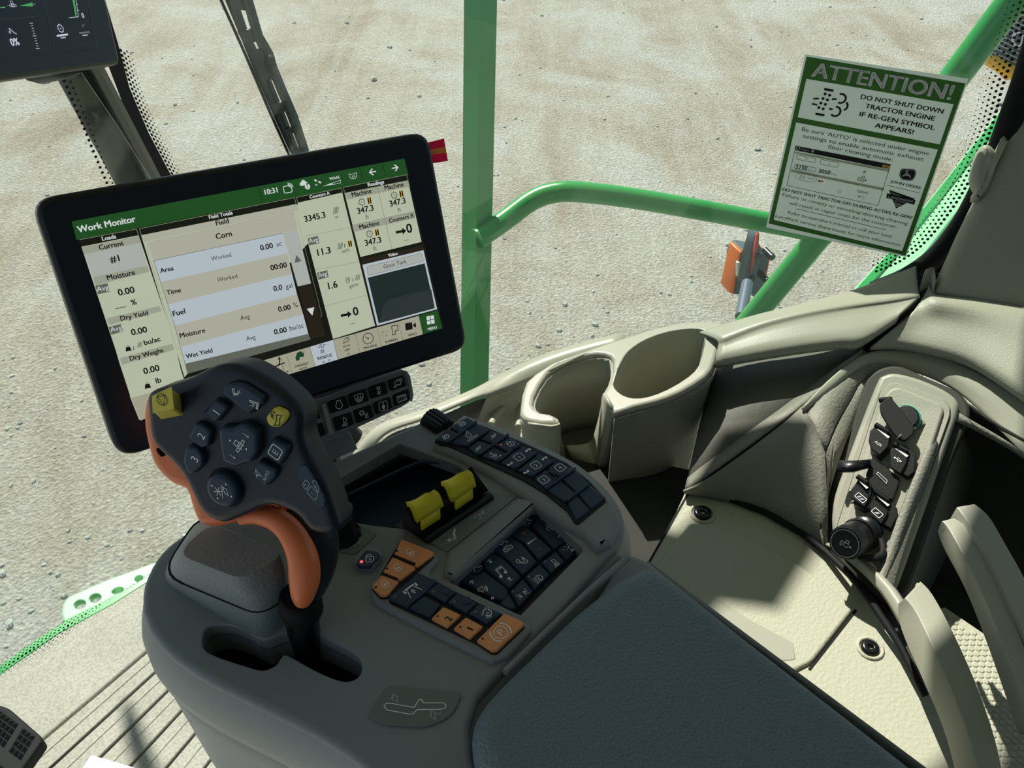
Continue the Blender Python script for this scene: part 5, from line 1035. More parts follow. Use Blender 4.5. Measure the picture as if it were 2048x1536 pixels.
m = M(); m.tube([P(*c5(935,1025), CZ+.003), P(*c5(1522,632), CZ+.003)], .0042, 'black_plastic', 10); m.obj('paddle_ledge', t)
m = M(); m.plate(C0.up(-.02), c5((630,900),(735,830),(1300,560),(1530,640),(930,1045),(760,930)), .02, 'black_plastic', .002); m.obj('paddle_base', t)
# hump beside the gate
def ring4(L, B, R, F, z, r=.02, n=5):
    q = [P(*c6(*p), z) for p in (L, B, R, F)]; r2 = rnd([(p.x, p.y) for p in q], r, n); return [Vector((x, y, z)) for x, y in r2]
m = M(); rg = [ring4((150,440),(380,95),(930,640),(745,790), CZ-.002), ring4((178,405),(395,75),(905,500),(722,632), .765), ring4((200,350),(412,88),(900,380),(700,560), .79), ring4((235,305),(432,118),(885,300),(640,470), .803), ring4((262,300),(440,130),(865,290),(628,445), .806, .012)]
m.loft(rg, 'hump', close=True); m.cap(rg[-1], 'hump', True); hp = m.obj('hand_rest', t, label='raised grained hand rest left of the lever')
rs = ring4((172,412),(392,74),(912,508),(722,640), .7625); m = M(); m.tube(rs + [rs[0]], .0011, 'rubber', 6, caps=False); m.obj('seam', hp)
# switch panel hanging under the display
SWP = MP.up(-.03)
t2 = thing('switch_panel', SWP.hit(700, 830), 'dark keypad strip with white symbols hanging below the large display', 'switch panel')
m = M(); out = rnd([SWP.uv(*p) for p in c4((-900,820),(200,560),(1000,335),(1640,125),(1720,150),(1765,220),(1812,470),(1790,570),(1690,640),(950,985),(300,1200),(-900,1700))], .006, 4)
m.plate(SWP.up(-.02), out, .02, 'beige_dark' if 0 else 'console', .003, uv=True); m.obj('housing', t2)
m = M(); m.plate(SWP.up(-.045), c4((-900,1300),(-200,1250),(300,1180),(950,960),(1075,1222),(480,1490),(-900,2100)), .02, 'console', .003); m.obj('bracket', t2)
m = M(); A, B = SWP.uv(*c4(585,590)), SWP.uv(*c4(690,990)); m.tube([SWP.w(*A, .001), SWP.w(*B, .001)], .0022, 'console_light', 8); m.obj('rib', t2)
m = M(); m.tube([SWP.w(*SWP.uv(*c4(*q)), .0015) for q in ((230,600),(640,490),(1000,350),(1640,140),(1715,160),(1755,225),(1800,470),(1780,560))], .0011, 'console_light', 8); m.obj('bright_rim', t2)
for pts, ic in ((((285,678),(500,608),(548,792),(300,862)), 'gear'), (((328,928),(575,850),(628,1012),(372,1102)), None), (((642,572),(895,484),(942,642),(693,727)), 'engine'), (((928,468),(1160,388),(1212,552),(963,632)), 'sieve'), (((1198,373),(1430,293),(1472,452),(1238,527)), 'fan2'), (((1463,278),(1682,203),(1722,352),(1508,422)), 'combine'),
   (((718,788),(960,708),(1008,872),(763,967)), 'worklight'), (((998,688),(1230,608),(1278,772),(1043,862)), 'frost'), (((1263,588),(1490,498),(1532,652),(1308,747)), 'person'), (((1533,478),(1745,393),(1768,542),(1563,632)), 'lcd')):
    pc = c4(*pts); cx = sum(p[0] for p in pc)/4; cy = sum(p[1] for p in pc)/4
    q = [SWP.uv(*p) for p in pc]; m = M(); m.plate(SWP, rnd(q, .0015, 2), .002, 'key_base', .0008, uv=True, base=False)
    m.strokeuv(SWP, rnd(q, .0015, 2), .0006, 'print_dim', .0001, True)
    if ic == 'lcd':
        m.flat(SWP, c4((1573,495),(1705,450),(1725,535),(1597,583)), 'print_grey', .0024); m.text(SWP, '00H', c4(1600,560), c4(1705,522), 'key_base', True, h=.0028)
    elif ic: m.icon(SWP, ic, (cx, cy), 11, (1, -.25), 'print_white', .0024)
    m.obj('button', t2)
# armrest pad
t3 = thing('armrest_pad', P(1300, 1400, .70), 'large dark grained armrest pad in the lower middle', 'armrest')
PZ = .735
pd = [(1288,1122),(1318,1128),(1355,1152),(1500,1265),(1700,1418),(1960,1620),(1900,1900),(1100,1900)] + spl([(985,1600),(948,1500),(945,1440),(975,1385),(1050,1310),(1150,1215),(1235,1148)], 3, False)
m = M(); m.plate(HP(PZ-.035), pd, .06, 'pad_leather', .018, seg=7); m.obj('cushion', t3)
m = M(); m.plate(HP(PZ-.06), [(1252,1104),(1275,1110),(1300,1122),(1950,1640),(1900,1900),(1020,1900),(955,1540),(960,1430),(1008,1370),(1194,1194)], .045, 'console', .006); m.obj('tray', t3)
m = M(); m.loft([[P(x, y, PZ-.02) for x, y in ((1290,1128),(1960,1630))], [P(x, y, .50) for x, y in ((1310,1200),(1930,1800))]], 'console'); m.obj('side_panel', t3, solid=.004, off=1)
m = M(); a_, b_ = P(1255,1116,PZ-.002), P(1168,1192,PZ-.002); m.tube([a_, b_, P(1010,1345,PZ+.002)], .003, 'console', 10); m.obj('hinge_bar', t3)
# ================================================================ control lever
t4 = thing('control_lever', P(612, 1290, .70), 'black and orange multi-function control lever with numbered buttons in front of the display', 'control lever')
HPl = Pl(P(450,735,.955), P(600,800,.945), P(430,1060,.845))
def hz(p, h): return HPl.w(*HPl.uv(*p), h)
face = e1((80,345),(130,290),(230,255),(330,225),(480,170),(640,85),(750,52),(860,48),(960,65),(1060,110),(1250,225),(1370,330),(1450,420),(1490,490),(1502,560),(1495,680),(1525,800),(1590,930),(1660,1050),(1740,1230),(1800,1420),(1830,1560),(1700,1600),(1560,1560),(1480,1460),(1400,1395),(1250,1337),(1150,1345),(1050,1390),(930,1440),(800,1490),(720,1480),(620,1430),(540,1330),(470,1180),(400,1050),(300,930),(180,820),(110,700),(88,500))
fc = ccw([HPl.uv(*p) for p in spl(face, 2)])
m = M(); m.plate(HPl.up(-.022), fc, .022, 'stick_black', .0075, uv=True, seg=6); m.obj('head', t4, label='black lever head')
oc = e1((75,345),(48,420),(36,500),(40,610),(60,720),(85,830),(130,960),(230,1085),(330,1160),(425,1197),(460,1300),(510,1440),(570,1515),(690,1545),(850,1512),(1000,1450),(1130,1392),(1250,1385),(1350,1420),(1300,1200),(900,900),(500,400),(200,300))
oq = ccw([HPl.up(-.020).uv(*p) for p in spl(oc, 2)])
m = M(); m.plate(HPl.up(-.046), oq, .026, 'orange_grip', .010, uv=True, seg=6); m.obj('rear_shell', t4, label='orange rear shell of the lever head')
m = M(); m.plate(HPl.up(-.0145), [HPl.uv(*p) for p in e1((95,850),(150,900),(155,925),(135,925),(100,880))], .004, 'rubber', .001, uv=True); m.obj('slot', t4)
# neck and grip
sp = [((610,975),.838,.015),((607,1010),.838,.0175),((615,1050),.828,.020),((626,1090),.813,.0188),((627,1130),.798,.0165),((619,1170),.782,.0130),((608,1200),.768,.0085)]
pts = [P(x, y, z) for (x, y), z, r in sp]; m = M(); L = spl([tuple(p) + (r,) for p, (_, _, r) in zip(pts, sp)], 4, False)
m.tube([q[:3] for q in L], [q[3] for q in L], 'stick_black', 20, up=(0,.3,1)); m.obj('grip', t4, label='black rear of the grip')
so_ = [((480,1040),.838,.004),((510,1031),.843,.0062),((545,1036),.846,.0080),((572,1054),.845,.0088),((592,1082),.838,.0096),((606,1118),.826,.0108),((609,1155),.812,.0110),((606,1186),.799,.0088),((605,1202),.790,.0062)]
pts = [P(x, y, z) for (x, y), z, r in so_]; m = M(); L = spl([tuple(p) + (r,) for p, (_, _, r) in zip(pts, so_)], 4, False)
m.tube([q[:3] for q in L], [q[3] for q in L], 'orange_grip', 20, up=(0,.3,1)); m.obj('grip_front', t4, label='orange front of the grip')
def lathe(m, A, B, prof, mt, n=24):
    ax = (B-A).normalized(); x = ax.orthogonal().normalized(); y = ax.cross(x); L = (B-A).length
    rg = [[A + ax*(s_*L) + (x*math.cos(2*math.pi*k/n)+y*math.sin(2*math.pi*k/n))*r for k in range(n)] for s_, r in prof]
    m.loft(rg, mt, close=True); m.cap(rg[0], mt); m.cap(rg[-1], mt); return m
m = M(); lathe(m, P(600,1192,.776), P(603,1225,.755), [(0,.013),(.1,.0155),(.8,.0165),(1,.0145)], 'rubber'); m.obj('collar', t4)
m = M(); m.tube([P(603,1220,.757), P(606,1255,.74), P(618,1300,.70), P(630,1345,.64)], [.0135,.0125,.0115,.0115], 'black_plastic', 16); m.obj('shaft', t4)
# buttons on the head
HB = HPl.up(.0); HB.ik = 1.3
def hbtn(pts, mt='key', ics=(), r=3, th=.0055, bev=.002, lab=None):
    q = [HB.uv(*p) for p in e1(*pts)]; k = HB.px(e1(*pts[0])); m = M()
    # dark recess line and the key itself
    m.plate(HB, rnd(q, r*k, 3), th, mt, bev, uv=True, seg=3, base=False)
    m.strokeuv(HB, rnd(q, r*k, 3), .0013, 'rubber', .0002, True)
    for ic in ics: m.icon(HB, ic[0], e1(*ic[1]), ic[2], ic[3] if len(ic) > 3 else (.55,-1), ic[4] if len(ic) > 4 else 'print_white', th+.0003)
    return m.obj('button', t4, label=lab)
hbtn(((820,275),(855,215),(920,188),(1010,198),(1200,318),(1192,375),(1070,468),(1040,455)), 'key', [('augerout',(975,280),10,(1,-.1)),('augerin',(1120,365),10,(1,.35))], 6)
hbtn(((648,462),(765,338),(882,402),(862,440),(770,545)), 'key', [('n1',(780,447),9,(.55,-1))], 4)
hbtn(((520,685),(585,552),(640,555),(728,622),(705,750),(640,775)), 'key', [('n2',(645,660),9,(.5,-1))], 4)
hbtn(((478,900),(488,800),(520,752),(600,768),(652,842),(652,925),(560,1008),(515,998)), 'key', [('n3',(585,868),9,(.4,-1))], 6)
hbtn(((1215,500),(1292,408),(1385,448),(1405,485),(1392,525),(1332,595),(1245,575)), 'yellow_key', [('unload',(1312,505),13,(1,.45),'print_dark')], 7, lab='yellow unloading key')
hbtn(((1192,820),(1280,688),(1425,760),(1402,835),(1342,928)), 'key', [('bE',(1310,805),13,(.55,-1))], 4)
hbtn(((1085,1010),(1160,885),(1318,970),(1302,1035),(1222,1118)), 'key', [('steer',(1178,1000),10,(1,-.3))], 4)
m = M(); m.text(HB, 'AUTO', e1(1218,1068), e1(1262,985), 'print_white', True, h=.006); m.obj('printed_word', t4)
hbtn(((808,600),(850,572),(935,580),(1005,545),(1060,542),(1168,615),(1165,800),(1105,890),(1050,900),(965,935),(850,890),(822,745)), 'key', [('headerhat',(1010,735),12,(.6,-1)),('arr',(1065,643),8,(1,.7)),('arr',(945,833),8,(1,.7)),('tri',(925,688),3.5,(1,0)),('tri',(1070,770),3.5,(-1,0))], 5, .008, .003)
cu, cv = HB.uv(*e1(830,1150)); kk = HB.px(e1(830,1150))
m = M(); cir = lambda r_: [(cu+r_*math.cos(a), cv+r_*math.sin(a)) for a in [2*math.pi*i/36 for i in range(36)]]
m.plate(HB, cir(36.5*kk), .007, 'key', .004, uv=True, seg=4, base=False); m.strokeuv(HB, cir(40*kk), .0015, 'rubber', .0003, True)
m.icon(HB, 'reel', e1(835,1150), 13, (1,.0), 'print_white', .0074)
for q, d_ in (((755,1098),(.7,.7)),((878,1083),(1,-.6)),((805,1213),(-1,-.5)),((930,1197),(-.6,.8))): m.icon(HB, 'tri', e1(*q), 3.2, d_, 'print_white', .0074)
m.obj('thumb_pad', t4, label='round dark thumb pad')
# small side legend pad
m = M(); q = [HB.uv(*p) for p in e1((1500,955),(1545,935),(1600,1020),(1722,1240),(1722,1310),(1680,1335),(1622,1290),(1540,1150),(1490,1050))]; m.plate(HB, rnd(q, .004, 3), .0012, 'key', .0006, uv=True)
for pts in (((1520,1120),(1555,1070),(1590,1110),(1555,1168)), ((1560,1190),(1600,1130),(1665,1200),(1640,1262)), ((1610,1085),(1640,1080),(1670,1150),(1665,1195))): m.strokeuv(HB, rnd([HB.uv(*p) for p in e1(*pts)], .0012, 2), .0004, 'print_grey', .0015, True)
m.icon(HB, 'wave', e1(1615,1192), 4, (1,.3), 'print_grey', .0016); m.icon(HB, 'tri', e1(1548,1118), 3, (1,0), 'print_grey', .0016); m.icon(HB, 'tri', e1(1640,1135), 3, (1,0), 'print_grey', .0016); m.obj('legend_pad', t4)
# yellow stop block: a raised cube-like key
base = [HB.w(*HB.uv(*e1(*p)), 0) for p in ((225,540),(428,497),(408,305),(215,372))]
topv = [HB.up(.016).w(*HB.up(.016).uv(*e1(*p))) for p in ((160,480),(352,440),(330,240),(150,325))]
m = M(); m.loft([base, topv], 'yellow_key', close=True, smooth=False); m.cap(topv, 'yellow_key'); m.cap(base[::-1], 'yellow_key'); sb = m.obj('stop_button', t4, label='raised yellow stop key', bevel=.0022)
m = M(); m.icon(HB.up(.0164), 'stop', e1(243,358), 11, (1,-.15), 'print_dark'); m.obj('symbol', sb)
# ================================================================ sill, cup holder, side wall, sockets, pockets
c8 = K(980,600,3.938); c7 = K(1600,720,3.34); r4 = K(700,740,5.689); g5 = K(1250,960,2.566); g4 = K(1400,440,2.7425)
def S3(pts, z):
    return [P(x, y, z) for x, y in pts]
def Z3(pts): return [P(x, y, z) for x, y, z in pts]
# --- sill cover along the side window
t = thing('window_sill_cover', P(1640, 640, .60), 'sunlit beige sill cover right of the cup holders under the notice', 'sill')
back = [(1400,668,.635),(1500,637,.655),(1600,612,.672),(1700,586,.684),(1765,562,.693),(1832,535,.705)]
crest = [(1432,680,.650),(1520,648,.668),(1610,626,.682),(1700,610,.692),(1780,598,.700),(1836,585,.706)]
crest2 = [(1436,694,.646),(1522,662,.664),(1612,640,.678),(1702,624,.688),(1780,612,.696),(1834,600,.702)]
low = [(1432,727,.622),(1515,711,.634),(1600,697,.645),(1665,689,.652),(1715,687,.656),(1725,680,.66)]
low = [(1430,728,.634),(1515,712,.650),(1600,698,.663),(1680,688,.673),(1722,684,.677),(1790,640,.692)]
und = [(x, y+4, z-.03) for x, y, z in low]
m = M(); m.loft([Z3(back), Z3(crest), Z3(crest2), Z3(low), Z3(und)], 'beige_smooth', 4, 4); m.obj('cover', t, solid=.003)
m = M(); e_ = Z3([(1832,535,.705),(1836,585,.706),(1834,600,.702),(1790,640,.692),(1725,684,.677)]); m.tube(e_, .0022, 'rubber', 6); m.obj('end_gap', t)
t = thing('rear_sill_trim', P(1900, 660, .62), 'beige arched trim behind the sill cover at the foot of the pillar', 'trim')
ra = [(1858,572,.70),(1868,592,.703),(1905,597,.705),(1960,603,.707),(2048,618,.71),(2130,640,.71)]
rb = [(1848,598,.70),(1866,606,.706),(1905,612,.708),(1960,620,.71),(2048,642,.712),(2130,668,.712)]
rc = [(1745,690,.668),(1800,690,.670),(1870,702,.674),(1950,728,.676),(2048,790,.676),(2130,850,.67)]
rd = [(x, y+5, z-.02) for x, y, z in rc]
m = M(); m.loft([Z3(ra), Z3(rb), Z3([(1815,635,.69),(1850,640,.69),(1900,648,.693),(1958,662,.696),(2048,700,.698),(2130,735,.698)]), Z3(rc), Z3(rd)], 'beige', 4, 4); m.obj('trim', t, solid=.003)
m = M(); m.tube(Z3([(1842,600,.69),(1838,622,.69),(1815,650,.675),(1770,682,.66),(1738,698,.65)]), .009, 'rubber', 8); m.obj('dark_gap', t)
m = M(); m.loft([Z3([(1850,540,.715),(1868,535,.72),(1872,560,.72)]), Z3([(1836,585,.70),(1858,575,.70),(1868,592,.703)])], 'beige', 2, 1); m.obj('upstand', t, solid=.002)
# black moulding curve around the window corner, pillar cover
t = thing('window_seal', SG.hit(1850, 520), 'black rubber seal curving round the lower rear corner of the side window', 'seal')
path = [(2110,-40),(2078,60),(2050,150),(2024,222),(1999,288),(1957,382),(1917,452),(1872,505),(1815,545),(1750,572)]
m = M(); L = spl([tuple(SG.w(*SG.uv(*p), .012)) for p in path], 4, False); m.tube(L, .015, 'rubber', 14, flatx=.8); m.obj('seal', t)
m = M(); m.loft([[SG.w(*SG.uv(*p), -.002) for p in ((2150,-20),(2050,170),(1990,310),(1920,455),(1860,520),(1780,562))], [SG.w(*SG.uv(*p), -.01) for p in ((2400,200),(2300,440),(2200,600),(2060,700),(1930,700),(1790,660))]], 'rubber', 3, 1); m.obj('backing', t, solid=.003)
t = thing('pillar_cover', P(1868, 592, .70), 'tall beige pillar cover at the right edge with a rounded clip', 'pillar')
a_, b_, c_ = P(1868,590,.705), P(2080,622,.71), D(2048,170,1.0)
BPl = Pl(a_, b_, c_)
m = M(); m.plate(BPl.up(-.03), [(1866,590),(1880,560),(1920,470),(1965,380),(2005,290),(2048,170),(2090,20),(2150,-180),(2500,-180),(2500,700),(2130,640)], .03, 'beige', .012, seg=6); m.obj('cover', t)
for pts, nm in ((((1965,292),(1985,300),(1990,330),(1975,375),(1958,392),(1942,365),(1948,322)), 'clip'), (((1988,305),(2003,275),(2008,285),(1985,345),(1960,395),(1950,403),(1946,392)), 'clip_rim')):
    m = M(); q = [BPl.up(-.005).uv(*p) for p in spl(pts, 3)]; m.plate(BPl.up(-.02), q, .028, 'beige', .007, uv=True, seg=5); m.obj(nm, t)
# --- front part of the side sill
t = thing('front_sill', P(900, 850, .50), 'beige front sill sloping down behind the keypad, left of the cup holders', 'sill')
r0 = [(705,925,.46),(735,880,.49),(775,850,.505),(850,826,.52),(950,785,.54),(1010,752,.56),(1062,728,.575),(1140,700,.59),(1250,672,.61)]
rA = [(735,930,.455),(752,890,.49),(785,862,.505),(855,838,.52),(955,797,.54),(985,790,.55),(1050,768,.56),(1140,730,.58),(1260,700,.60)]
m = M(); m.loft([Z3([(x-3, y-3, z-.03) for x, y, z in r0]), Z3(r0), Z3(rA)], 'beige_smooth', 3, 3); m.obj('rail', t, solid=.003)
rB = [(760,1000,.36),(800,985,.36),(840,970,.37),(900,950,.38),(960,880,.42),(985,840,.45)]
rA2 = [(738,932,.452),(754,893,.486),(787,866,.50),(857,842,.515),(950,802,.535),(975,796,.54)]
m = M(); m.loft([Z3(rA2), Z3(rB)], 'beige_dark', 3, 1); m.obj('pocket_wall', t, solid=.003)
m = M(); m.loft([Z3([(975,790,.548),(1015,778,.555),(1062,760,.56)]), Z3([(958,832,.52),(1000,800,.53),(1050,790,.53)]), Z3([(940,890,.49),(985,870,.49),(1040,880,.49)])], 'beige', 3, 3); m.obj('shoulder', t, solid=.003)
m = M(); L = spl([tuple(P(*c8(*p), .52)) for p in ((10,980),(60,900),(130,840),(220,800),(250,830),(240,900),(225,1000))], 4, False); m.tube(L, .005, 'beige', 10); m.obj('recess_rim', t)
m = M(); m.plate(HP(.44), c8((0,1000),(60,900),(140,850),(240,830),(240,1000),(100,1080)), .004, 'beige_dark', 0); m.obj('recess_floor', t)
# --- cup holder unit
t = thing('cup_holder', P(1250, 800, .47), 'beige double cup holder with one open-fronted cup beside the keypad', 'cup holder')
CPl = Pl(P(1050,800,.60), P(1440,650,.64), P(1230,830,.62))
out = c8((232,890),(238,830),(250,740),(285,640),(350,580),(490,490),(700,412),(960,322),(1300,215),(1500,175),(1650,160),(1780,163),(1840,175),(1856,195),(1830,280),(1772,470),(1745,540),(1695,600),(1600,665),(1500,722),(1400,765),(1300,797),(1130,838),(972,884),(925,810),(888,738),(910,700),(940,650),(968,560),(966,470),(945,440),(900,425),(840,422),(780,430),(690,452),(600,480),(520,525),(450,580),(390,665),(345,755),(335,815),(352,852),(400,882),(470,892),(515,912),(540,960),(510,968),(400,962),(300,945),(255,925))
holeR = spl(c8((980,690),(975,640),(1000,560),(1060,440),(1130,370),(1240,305),(1400,250),(1580,225),(1680,235),(1700,262),(1690,350),(1645,510),(1560,605),(1400,702),(1250,760),(1130,772),(1040,745)), 2)
cen = CPl.uv(*c8(1050,550))
TP = .82
def ringd(loop, dz, tp):
    O = [CPl.uv(*p) for p in loop]; return [Vector(CPl.w(cen[0]+(u-cen[0])*tp, cen[1]+(v-cen[1])*tp)) - Vector((0,0,dz)) for u, v in O]
m = M(); m.plate(CPl.up(-.012), out, .012, 'beige_smooth', .005, holes=[holeR], seg=4, base=False); m.obj('rim', t)
oq = [p for p in out]
m = M(); hl = CPl.up(-.01)
W = [[p for p in ringd(holeR, d_, s_)] for d_, s_ in ((.008,1.0),(.05,.97),(.10,.94),(.135,.92))]
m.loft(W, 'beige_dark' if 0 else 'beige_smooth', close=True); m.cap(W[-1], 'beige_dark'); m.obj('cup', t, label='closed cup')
# inner wall of the open cup follows the inner run of the outline
i0 = 27; inner = out[27:44]
innr = c8((888,738),(910,700),(940,650),(968,560),(966,470),(945,440),(900,425),(840,422),(780,430),(690,452),(600,480),(520,525),(450,580),(390,665),(345,755),(335,815),(352,852),(400,882),(470,892),(515,912),(540,960))
rows = [[CPl.w(*CPl.uv(*p), -.006) - Vector((0,0,d_)) for p in innr] for d_ in (0, .05, .10, .13)]
m = M(); m.loft(rows, 'beige_smooth'); m.obj('cup', t, label='open-fronted cup', solid=.002, off=1)
m = M(); bt = [CPl.w(*CPl.uv(*p), -.006) - Vector((0,0,.125)) for p in innr]; m.add(bt, [tuple(range(len(bt)))], 'beige_dark'); m.obj('cup_floor', t)
# bright front posts and outer faces
def drop(pts, dzs, tp, mt, nm, **kw):
    rows = []
    for dz, s_ in zip(dzs, tp):
        O = [CPl.uv(*p) for p in pts]; rows.append([CPl.w(cen[0]+(u-cen[0])*s_, cen[1]+(v-cen[1])*s_, -.008) - Vector((0,0,dz)) for u, v in O])
    m = M(); m.loft(rows, mt); return m.obj(nm, t, **kw)
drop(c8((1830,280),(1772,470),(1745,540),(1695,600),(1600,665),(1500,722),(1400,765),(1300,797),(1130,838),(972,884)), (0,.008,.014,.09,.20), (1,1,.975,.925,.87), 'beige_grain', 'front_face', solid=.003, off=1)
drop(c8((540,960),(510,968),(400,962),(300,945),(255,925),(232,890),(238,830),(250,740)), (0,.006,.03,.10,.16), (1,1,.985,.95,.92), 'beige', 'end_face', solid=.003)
# the two uprights of the open front and the lip between them
A_ = lambda *q: [P(*c8(x, y), z) for x, y, z in q]
zc = CPl.w(*CPl.uv(*c8(972,884))).z; 
m = M(); m.loft([A_((888,738,zc+.004),(870,850,zc-.03),(840,980,zc-.07),(800,1100,zc-.10),(740,1135,zc-.108),(600,1155,zc-.108)), A_((972,880,zc-.002),(950,1000,zc-.035),(915,1150,zc-.08),(865,1310,zc-.125),(820,1325,zc-.13),(640,1240,zc-.125))], 'beige_smooth', 4, 1); m.obj('upright', t, solid=.004, label='pale upright and lip of the open cup')
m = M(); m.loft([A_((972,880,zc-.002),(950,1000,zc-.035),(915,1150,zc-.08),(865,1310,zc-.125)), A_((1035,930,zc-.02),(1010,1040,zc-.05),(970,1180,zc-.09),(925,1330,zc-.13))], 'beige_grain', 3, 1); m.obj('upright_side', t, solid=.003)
m = M(); m.loft([A_((548,968,zc-.012),(558,1060,zc-.045),(575,1150,zc-.08),(595,1230,zc-.11)), A_((480,985,zc-.012),(495,1060,zc-.045),(505,1150,zc-.075),(500,1230,zc-.11)), A_((300,960,zc-.012),(315,1050,zc-.05),(330,1150,zc-.08),(330,1250,zc-.11))], 'beige', 2, 2); m.obj('front_tab', t, solid=.003)
m = M(); m.tube(A_((1857,200,zc+.02),(1838,290,zc+.012),(1775,480,zc-.0),(1745,560,zc-.006)), .002, 'rubber', 6); m.obj('gap', t)
# --- side wall below the sill (structure)
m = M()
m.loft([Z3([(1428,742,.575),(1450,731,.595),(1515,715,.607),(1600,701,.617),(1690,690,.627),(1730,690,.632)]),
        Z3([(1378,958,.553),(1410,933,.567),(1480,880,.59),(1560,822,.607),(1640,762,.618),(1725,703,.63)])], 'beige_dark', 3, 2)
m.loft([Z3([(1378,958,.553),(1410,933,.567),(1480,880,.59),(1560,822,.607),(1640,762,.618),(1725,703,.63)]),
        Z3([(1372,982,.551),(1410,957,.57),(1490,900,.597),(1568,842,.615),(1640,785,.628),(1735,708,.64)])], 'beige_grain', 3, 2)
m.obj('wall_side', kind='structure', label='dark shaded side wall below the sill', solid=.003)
m = M()
FA = [(1366,980,.553),(1410,960,.57),(1492,903,.597),(1565,850,.615),(1604,816,.622)]
FB = [(1372,984,.54),(1450,1000,.54),(1530,1030,.54),(1600,1072,.54),(1655,1112,.54)]
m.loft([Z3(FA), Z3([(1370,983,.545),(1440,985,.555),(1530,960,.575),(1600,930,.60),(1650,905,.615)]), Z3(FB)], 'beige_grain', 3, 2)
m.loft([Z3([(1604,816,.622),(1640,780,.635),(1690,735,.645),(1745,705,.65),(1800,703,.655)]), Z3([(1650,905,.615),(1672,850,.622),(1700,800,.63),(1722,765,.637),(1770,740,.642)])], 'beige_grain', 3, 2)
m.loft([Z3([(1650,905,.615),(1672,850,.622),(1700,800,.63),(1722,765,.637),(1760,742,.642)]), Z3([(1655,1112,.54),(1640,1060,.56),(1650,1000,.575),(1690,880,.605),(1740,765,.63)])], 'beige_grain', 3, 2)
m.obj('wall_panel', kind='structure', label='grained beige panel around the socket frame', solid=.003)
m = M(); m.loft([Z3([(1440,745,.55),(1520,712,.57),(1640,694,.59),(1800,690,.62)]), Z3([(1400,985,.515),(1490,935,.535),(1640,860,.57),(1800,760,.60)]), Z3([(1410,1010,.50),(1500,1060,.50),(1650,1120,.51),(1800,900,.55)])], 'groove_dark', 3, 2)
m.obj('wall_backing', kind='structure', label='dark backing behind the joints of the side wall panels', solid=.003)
m = M(); m.loft([Z3([(1690,600,.66),(1840,545,.685),(1900,560,.69)]), Z3([(1690,700,.62),(1790,720,.63),(1900,700,.65)])], 'rubber', 2, 1); m.obj('trim_1', kind='structure', label='black filler behind the joint of the sill trims', solid=.003)
# arch trim over the sockets
t = thing('arch_trim', P(1850, 740, .62), 'beige arched lip over the socket panel, sunlit at its left end', 'trim')
a1 = [(1602,818,.628),(1650,768,.640),(1700,727,.650),(1740,706,.655),(1800,702,.658),(1870,712,.66),(1950,742,.66),(2048,802,.66),(2130,870,.655)]
a2 = [(1604,820,.626),(1660,775,.638),(1705,737,.647),(1745,722,.650),(1800,722,.652),(1870,735,.654),(1950,775,.655),(2048,845,.65),(2130,910,.645)]
a3 = [(1607,825,.620),(1665,782,.630),(1712,742,.640),(1750,730,.642),(1800,735,.643),(1870,760,.643),(1935,800,.643),(2048,910,.635),(2130,990,.63)]
m = M(); m.loft([Z3(a1), Z3(a2), Z3(a3)], 'beige_smooth', 4, 3); m.obj('lip', t, solid=.003)
# --- socket panel
OP = Pl(P(1760,740,.66), P(1900,830,.655), P(1650,1130,.545))
t = thing('socket_panel', P(1680, 1150, .53), 'beige framed socket panel with black sockets beside the storage pocket', 'socket panel'); SK = t
fr_o = c7((215,960),(300,700),(500,175),(560,95),(650,82),(800,120),(960,190),(1050,262),(1056,340),(1000,510),(760,1200),(650,1500),(600,1545),(560,1530),(400,1380),(235,1190))
grv = spl(c7((140,1120),(150,1000),(290,580),(420,180),(470,95),(560,45),(680,40),(860,120),(1050,205),(1130,300),(1120,420),(1000,700),(800,1300),(680,1600),(600,1640),(400,1480),(180,1260)), 3)
m = M(); m.plate(OP.up(-.030), grv, .018, 'groove_dark', .004); m.obj('recess', t)
m = M(); m.plate(OP.up(-.012), spl(fr_o, 3), .012, 'beige_smooth', .006, seg=5); m.obj('frame', t)
m = M(); inn_ = rnd([OP.uv(*p) for p in c7((238,1150),(540,215),(600,160),(665,162),(960,272),(1002,322),(1000,378),(760,1050),(605,1480),(575,1498),(400,1350))], .004, 4)
m.strokeuv(OP, inn_, .0016, 'rubber', .0004, True); m.plate(OP, inn_, .003, 'beige', .001, uv=True); ip = m.obj('inner_plate', t)
m = M(); m.plate(OP.up(.003), rnd([OP.uv(*p) for p in c7((285,1120),(560,260),(600,212),(660,195),(940,310),(962,350),(830,760),(690,1130),(570,1450),(540,1440),(400,1300))], .004, 3), .004, 'beige', .003, uv=True, seg=4); m.obj('raised_field', t)
O3 = OP.up(.007)
def sbox(pts, th, mt='black_plastic', nm='socket_cover', lab=None, r=2, h=0, parent=None, bev=.0012):
    m = M(); q = [O3.uv(*p) for p in c7(*pts)]; m.plate(O3, rnd(q, r*O3.px(c7(*pts[0])), 3), th, mt, bev, uv=True, h=h); return m.obj(nm, parent or SK, label=lab)
